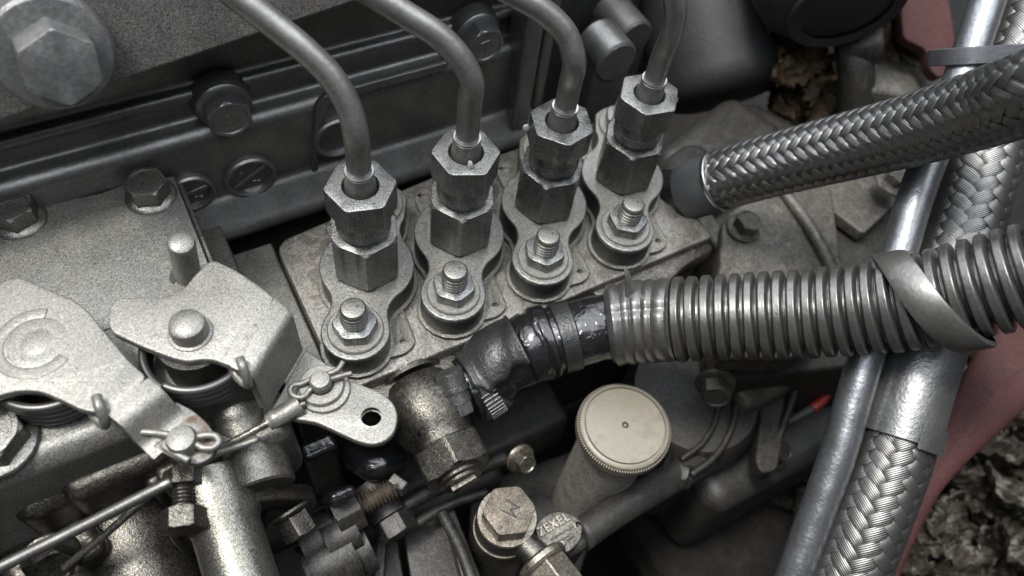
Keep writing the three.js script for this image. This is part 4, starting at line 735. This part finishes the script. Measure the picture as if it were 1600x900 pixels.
{ // throttle linkage in the shade under the arm
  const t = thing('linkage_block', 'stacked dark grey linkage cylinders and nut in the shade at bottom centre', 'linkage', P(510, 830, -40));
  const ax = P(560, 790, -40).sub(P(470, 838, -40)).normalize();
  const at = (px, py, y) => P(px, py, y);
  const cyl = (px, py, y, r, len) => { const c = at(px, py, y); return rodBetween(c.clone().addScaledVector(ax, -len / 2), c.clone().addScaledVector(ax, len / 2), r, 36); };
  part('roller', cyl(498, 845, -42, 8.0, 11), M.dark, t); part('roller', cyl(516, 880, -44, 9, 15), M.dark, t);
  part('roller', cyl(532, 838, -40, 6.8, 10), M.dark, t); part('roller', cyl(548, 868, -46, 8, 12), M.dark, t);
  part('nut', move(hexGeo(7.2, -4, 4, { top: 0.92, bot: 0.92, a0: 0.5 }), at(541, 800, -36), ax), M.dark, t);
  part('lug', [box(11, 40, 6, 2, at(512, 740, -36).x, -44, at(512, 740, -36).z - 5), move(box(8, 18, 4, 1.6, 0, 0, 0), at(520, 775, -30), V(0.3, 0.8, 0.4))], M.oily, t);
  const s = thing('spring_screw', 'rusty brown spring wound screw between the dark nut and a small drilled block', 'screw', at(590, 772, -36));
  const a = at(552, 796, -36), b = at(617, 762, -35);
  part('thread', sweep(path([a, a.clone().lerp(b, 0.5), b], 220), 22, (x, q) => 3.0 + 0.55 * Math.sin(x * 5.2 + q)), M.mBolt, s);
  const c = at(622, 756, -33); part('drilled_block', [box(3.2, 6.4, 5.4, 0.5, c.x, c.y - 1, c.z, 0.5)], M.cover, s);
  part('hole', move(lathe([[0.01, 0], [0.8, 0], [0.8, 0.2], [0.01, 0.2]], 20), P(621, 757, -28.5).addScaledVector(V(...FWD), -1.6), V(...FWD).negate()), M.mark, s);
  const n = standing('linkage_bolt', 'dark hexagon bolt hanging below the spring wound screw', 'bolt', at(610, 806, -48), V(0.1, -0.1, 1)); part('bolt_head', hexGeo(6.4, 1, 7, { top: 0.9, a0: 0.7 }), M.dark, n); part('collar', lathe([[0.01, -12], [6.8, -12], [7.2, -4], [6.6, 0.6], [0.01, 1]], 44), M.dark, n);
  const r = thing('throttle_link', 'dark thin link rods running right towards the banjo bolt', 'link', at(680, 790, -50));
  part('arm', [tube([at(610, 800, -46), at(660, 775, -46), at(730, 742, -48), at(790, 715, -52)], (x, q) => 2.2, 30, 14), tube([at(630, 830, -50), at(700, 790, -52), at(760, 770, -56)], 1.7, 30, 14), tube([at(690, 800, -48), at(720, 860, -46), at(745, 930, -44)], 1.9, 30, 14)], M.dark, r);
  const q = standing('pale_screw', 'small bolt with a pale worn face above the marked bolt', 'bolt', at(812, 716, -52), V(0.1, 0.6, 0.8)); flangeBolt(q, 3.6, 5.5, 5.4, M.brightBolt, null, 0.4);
}

// ------------------------------------------------------------------ gear case and other engine parts at the right
{
  const y = -24, t = thing('gear_case', 'brownish grey cast gear case right of the pump behind the conduit', 'gear case', P(1200, 380, y));
  const o = roundPoly(XZ([[1122, 440], [1128, 345], [1150, 322], [1225, 300], [1300, 290], [1318, 430], [1330, 470], [1250, 560], [1130, 560]], y), [4, 5, 5, 2, 2, 2, 4, 4, 4]);
  part('cover', slab(o, y, 10, 1.4), M.gear, t);
  part('rib', [tube([P(1225, 300, y + 1), P(1262, 350, y + 2), P(1288, 395, y + 2), P(1305, 430, y + 1)], 2.4, 24, 16), box(9, 40, 70, 2, P(1112, 400, -40).x, -48, P(1112, 400, -40).z)], M.gear, t);
  part('wall', slab(roundPoly(XZ([[1105, 430], [1110, 330], [1400, 230], [1480, 420], [1420, 560], [1120, 600]], -42), 8), -42, 60, 2), M.dark, t);
  const w = P(1420, 330, -44); part('web', [slab(roundPoly(XZ([[1240, 290], [1430, 260], [1420, 300], [1350, 365], [1262, 300]], -34), 2), -34, 6, 1)], M.gear, t);
  const b = standing('case_bolt', 'grey hexagon bolt with washer on the brown gear case under the braided hose', 'bolt', P(1160, 358, y), V(0.12, 1, 0.08));
  flangeBolt(b, 5.2, 6.2, 6.8, M.gear, null, 0.5);
  const c2 = thing('case_blob', 'blurred grey casting lump behind the black hose sleeve', 'casting', P(1130, 235, -30));
  part('lump', [box(58, 30, 34, 9, P(1125, 235, -30).x, -38, P(1125, 235, -30).z, 0.3), box(30, 26, 30, 8, P(1185, 215, -34).x, -40, P(1185, 215, -34).z, 0.5), tube([P(1050, 300, -10), P(1062, 280, -14), P(1082, 262, -22)], 9, 16, 24)], M.dark, c2);
}
{
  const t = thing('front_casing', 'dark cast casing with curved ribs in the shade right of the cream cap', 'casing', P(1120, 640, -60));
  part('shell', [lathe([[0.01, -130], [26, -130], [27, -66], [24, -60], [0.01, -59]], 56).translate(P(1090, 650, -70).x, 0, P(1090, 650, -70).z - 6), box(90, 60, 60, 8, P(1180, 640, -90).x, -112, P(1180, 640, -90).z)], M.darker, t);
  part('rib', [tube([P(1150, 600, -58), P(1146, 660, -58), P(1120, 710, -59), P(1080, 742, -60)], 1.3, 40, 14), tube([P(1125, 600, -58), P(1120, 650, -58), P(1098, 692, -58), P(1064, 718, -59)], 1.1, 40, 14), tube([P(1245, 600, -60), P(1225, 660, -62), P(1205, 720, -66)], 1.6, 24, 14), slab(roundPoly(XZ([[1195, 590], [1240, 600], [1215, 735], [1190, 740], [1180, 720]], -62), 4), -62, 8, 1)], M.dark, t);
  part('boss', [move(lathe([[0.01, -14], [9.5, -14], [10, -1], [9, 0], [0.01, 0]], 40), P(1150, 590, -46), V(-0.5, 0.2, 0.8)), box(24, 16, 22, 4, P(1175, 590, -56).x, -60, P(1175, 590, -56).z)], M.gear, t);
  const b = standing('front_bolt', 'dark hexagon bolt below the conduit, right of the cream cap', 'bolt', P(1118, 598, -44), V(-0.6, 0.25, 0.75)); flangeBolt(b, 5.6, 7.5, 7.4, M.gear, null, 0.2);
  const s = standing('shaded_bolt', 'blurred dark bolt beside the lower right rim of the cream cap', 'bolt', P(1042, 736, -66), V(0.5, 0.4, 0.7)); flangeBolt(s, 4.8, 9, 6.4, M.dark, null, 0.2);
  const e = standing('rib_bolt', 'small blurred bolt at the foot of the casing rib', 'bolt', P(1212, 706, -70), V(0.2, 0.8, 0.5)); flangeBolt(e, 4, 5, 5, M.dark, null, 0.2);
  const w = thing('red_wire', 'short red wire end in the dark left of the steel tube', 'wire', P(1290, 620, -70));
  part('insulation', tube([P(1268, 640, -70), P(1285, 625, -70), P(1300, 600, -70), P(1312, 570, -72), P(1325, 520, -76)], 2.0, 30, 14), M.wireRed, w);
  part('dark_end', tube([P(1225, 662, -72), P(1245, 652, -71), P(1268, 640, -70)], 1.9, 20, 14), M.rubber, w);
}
{
  const t = thing('air_cleaner', 'large dark matt cylinder with rounded base at the top right of the engine', 'air cleaner', D(1130, 30, 330));
  const c = D(1100, 0, 345), dirA = V(...DOWN).negate().multiplyScalar(1).addScaledVector(V(...RIGHT), -0.25);
  part('drum', move(lathe([[0.01, -2], [22, -2], [27, 0], [30, 4], [31, 9], [31, 90], [0.01, 90]], 64), D(1135, 148, 360), dirA), M.air, t);
  const h = thing('air_hose_bell', 'wide dark rounded housing bottom at the top edge right of centre', 'housing', D(1320, -20, 300));
  const d2 = V(...DOWN).multiplyScalar(-1).addScaledVector(V(...FWD), 0.35).addScaledVector(V(...RIGHT), -0.1);
  part('bowl', move(lathe([[0.01, 0], [16, 0.5], [24, 3], [29, 8], [31, 16], [31, 70], [0.01, 70]], 64), D(1320, 12, 294), d2), M.air, h);
  part('rim', move(lathe([[17, 0.6], [21.4, -0.2], [22, 0.4], [21.6, 2.4], [17, 3]], 64), D(1324, 18, 296), d2), M.air, h);
}
{
  const t = thing('elbow_casting', 'grey cast elbow with a flat bolted flange at the upper right', 'casting', D(1350, 110, 330));
  part('elbow', [tube([D(1330, 40, 330), D(1333, 75, 328), D(1338, 120, 330), D(1335, 190, 340), D(1325, 240, 350)], (s) => 7.6 - s * 0.01, 40, 32), tube([D(1322, 75, 330), D(1345, 72, 326), D(1375, 66, 324)], 8.5, 20, 24)], M.dark, t);
  const o = XZ([[1338, 92], [1380, 74], [1440, 66], [1500, 70], [1560, 90], [1540, 190], [1470, 165], [1400, 145], [1345, 140]], -6);
  part('flange_pad', slab(roundPoly(o, 5), -6, 14, 2.5), M.gear, t);
  part('pad_wall', slab(roundPoly(XZ([[1350, 150], [1550, 150], [1560, 330], [1380, 300], [1330, 250]], -34), 5), -34, 30, 2), M.dark, t);
  const b = standing('pad_bolt', 'blurred grey hexagon bolt beside the red bracket at the upper right', 'bolt', P(1432, 84, -6), V(0.1, 1, 0.2)); flangeBolt(b, 7, 8, 9, M.gear, null, 0.3);
  const b2 = standing('bowl_bolt', 'blurred grey bolt head among the dry leaves at the top', 'bolt', D(1262, 55, 340), V(-0.2, 0.4, 0.9)); flangeBolt(b2, 8, 8, 9.5, M.gear, null, 0.3);
  const u = standing('under_bolt', 'pale bolt head just below the braided hose near the steel tube', 'bolt', P(1392, 285, -24), V(0.1, 1, 0.1)); flangeBolt(u, 5, 6, 7.5, M.gear, null, 0.3);
}
{ // dark mass of the engine below everything, and the chassis beyond
  const t = thing('crankcase', 'dark oily lower engine mass behind and below the pump', 'crankcase', V(20, -180, 0));
  part('mass', [box(330, 160, 90, 8, 10, -190, -10), box(140, 120, 90, 8, -110, -180, 40)], M.darker, t);
}
function crumpled(w, l, seed, curl) {                               // one dry leaf: lens shaped, folded and curled, with thickness
  const nx = 18, ny = 26, pos = [], idx = [];
  const h = (x, y) => Math.sin(x * 2.1 + seed * 3.7) * 2.6 + Math.sin(y * 3.3 + seed * 1.9 + x) * 2.2 + Math.abs(Math.sin(x * 4.3 + y * 2.1 + seed)) * 2.2 + Math.abs(Math.sin(x * 8 - y * 6 + seed * 5)) * 1.1;
  for (let s = 0; s < 2; s++) for (let j = 0; j <= ny; j++) for (let i = 0; i <= nx; i++) {
    const v = j / ny * 2 - 1, u = i / nx * 2 - 1, ww = w * Math.sqrt(Math.max(0.01, 1 - v * v)) * (0.85 + 0.18 * Math.sin(j * 1.9 + seed * 7)), x = u * ww / 2, z = v * l / 2;
    pos.push(x * (1 - 0.25 * curl), h(u * 1.6, v * 2) * (w / 22) + curl * (u * u * w * 0.22 + v * v * l * 0.1) + Math.abs(u) * w * 0.05 - s * 0.7, z);
  }
  const at = (s, j, i) => s * (nx + 1) * (ny + 1) + j * (nx + 1) + i;
  for (let j = 0; j < ny; j++) for (let i = 0; i < nx; i++) { idx.push(at(0, j, i), at(0, j + 1, i), at(0, j + 1, i + 1), at(0, j, i), at(0, j + 1, i + 1), at(0, j, i + 1)); idx.push(at(1, j, i), at(1, j + 1, i + 1), at(1, j + 1, i), at(1, j, i), at(1, j, i + 1), at(1, j + 1, i + 1)); }
  const g = new THREE.BufferGeometry(); g.setAttribute('position', new THREE.Float32BufferAttribute(pos, 3)); g.setIndex(idx); g.computeVertexNormals(); return g;
}
{
  // chassis ledge on which leaves have gathered
  const t = thing('chassis_ledge', 'dirty chassis ledge covered with dry leaves at the lower right', 'ledge', P(1520, 850, -150));
  part('ledge', box(260, 30, 260, 6, P(1500, 850, -140).x, -165, P(1500, 850, -140).z), M.soil, t);
  const spots = [[1500, 770, 58, 70], [1440, 830, 44, 66], [1560, 720, 40, 60], [1590, 800, 46, 70], [1530, 850, 40, 60], [1480, 880, 46, 52], [1590, 880, 50, 60], [1420, 890, 36, 50], [1555, 780, 34, 54], [1600, 700, 44, 60], [1470, 810, 36, 50], [1500, 920, 44, 60]];
  spots.forEach(([px, py, w, l], i) => {
    const c = P(px, py, -138 + (i % 4) * 5), o = thing('dry_leaf', 'grey brown crumpled dry leaf in the heap at the lower right', 'leaf', c, 'dry leaves heaped at the lower right', true);
    part('blade', crumpled(w * 0.5, l * 0.6, i + 1, 0.5 + rnd() * 0.8), M.leaf, o);
    o.rotation.set((rnd() - 0.5) * 0.9, rnd() * 6.28, (rnd() - 0.5) * 0.9);
  });
  const leafy = [[1222, 40, 338], [1232, 75, 338], [1240, 105, 340], [1225, 60, 350], [1245, 110, 352], [1265, 160, 356], [1232, 140, 362], [1280, 120, 358], [1395, 58, 338], [1215, 30, 350], [1300, 170, 362], [1250, 75, 366], [1240, 185, 372], [1275, 200, 376], [1215, 90, 372], [1300, 130, 374], [1255, 140, 380], [1225, 175, 380], [1380, 80, 350], [1285, 85, 372]];
  leafy.forEach(([px, py, d], i) => {
    const c = D(px, py, d), o = thing('dry_leaf', 'tan dry leaf caught among the castings at the upper right', 'leaf', c, 'dry leaves caught at the upper right', true);
    part('blade', crumpled(20, 30, i + 31, 0.6), M.leafTan, o); o.rotation.set(0.6 + rnd() * 0.6, rnd() * 6.28, (rnd() - 0.5) * 1.2);
  });
  const g = crumpled(18, 26, 77, 0.9), gg = plain(g); gg.scale(MM, MM, MM); const n = 500, im = new THREE.InstancedMesh(gg, M.leaf, n); im.name = 'leaf_litter'; im.castShadow = im.receiveShadow = true;
  for (let k = 0; k < n; k++) { const e = P(1500, 820, -150), q = new THREE.Quaternion().setFromEuler(new THREE.Euler((rnd() - 0.5) * 1.4, rnd() * 6.28, (rnd() - 0.5) * 1.4)), s = 0.4 + rnd() * 0.8; im.setMatrixAt(k, new THREE.Matrix4().compose(V(e.x + (rnd() - 0.4) * 190, -147 + rnd() * 5, e.z + (rnd() - 0.5) * 190).multiplyScalar(MM), q, V(s, s, s))); }
  im.userData.kind = 'stuff'; tag(im, 'small broken dry leaf litter around the leaf heap', 'leaf litter'); scene.add(im);
}

renderer.render(scene, camera);
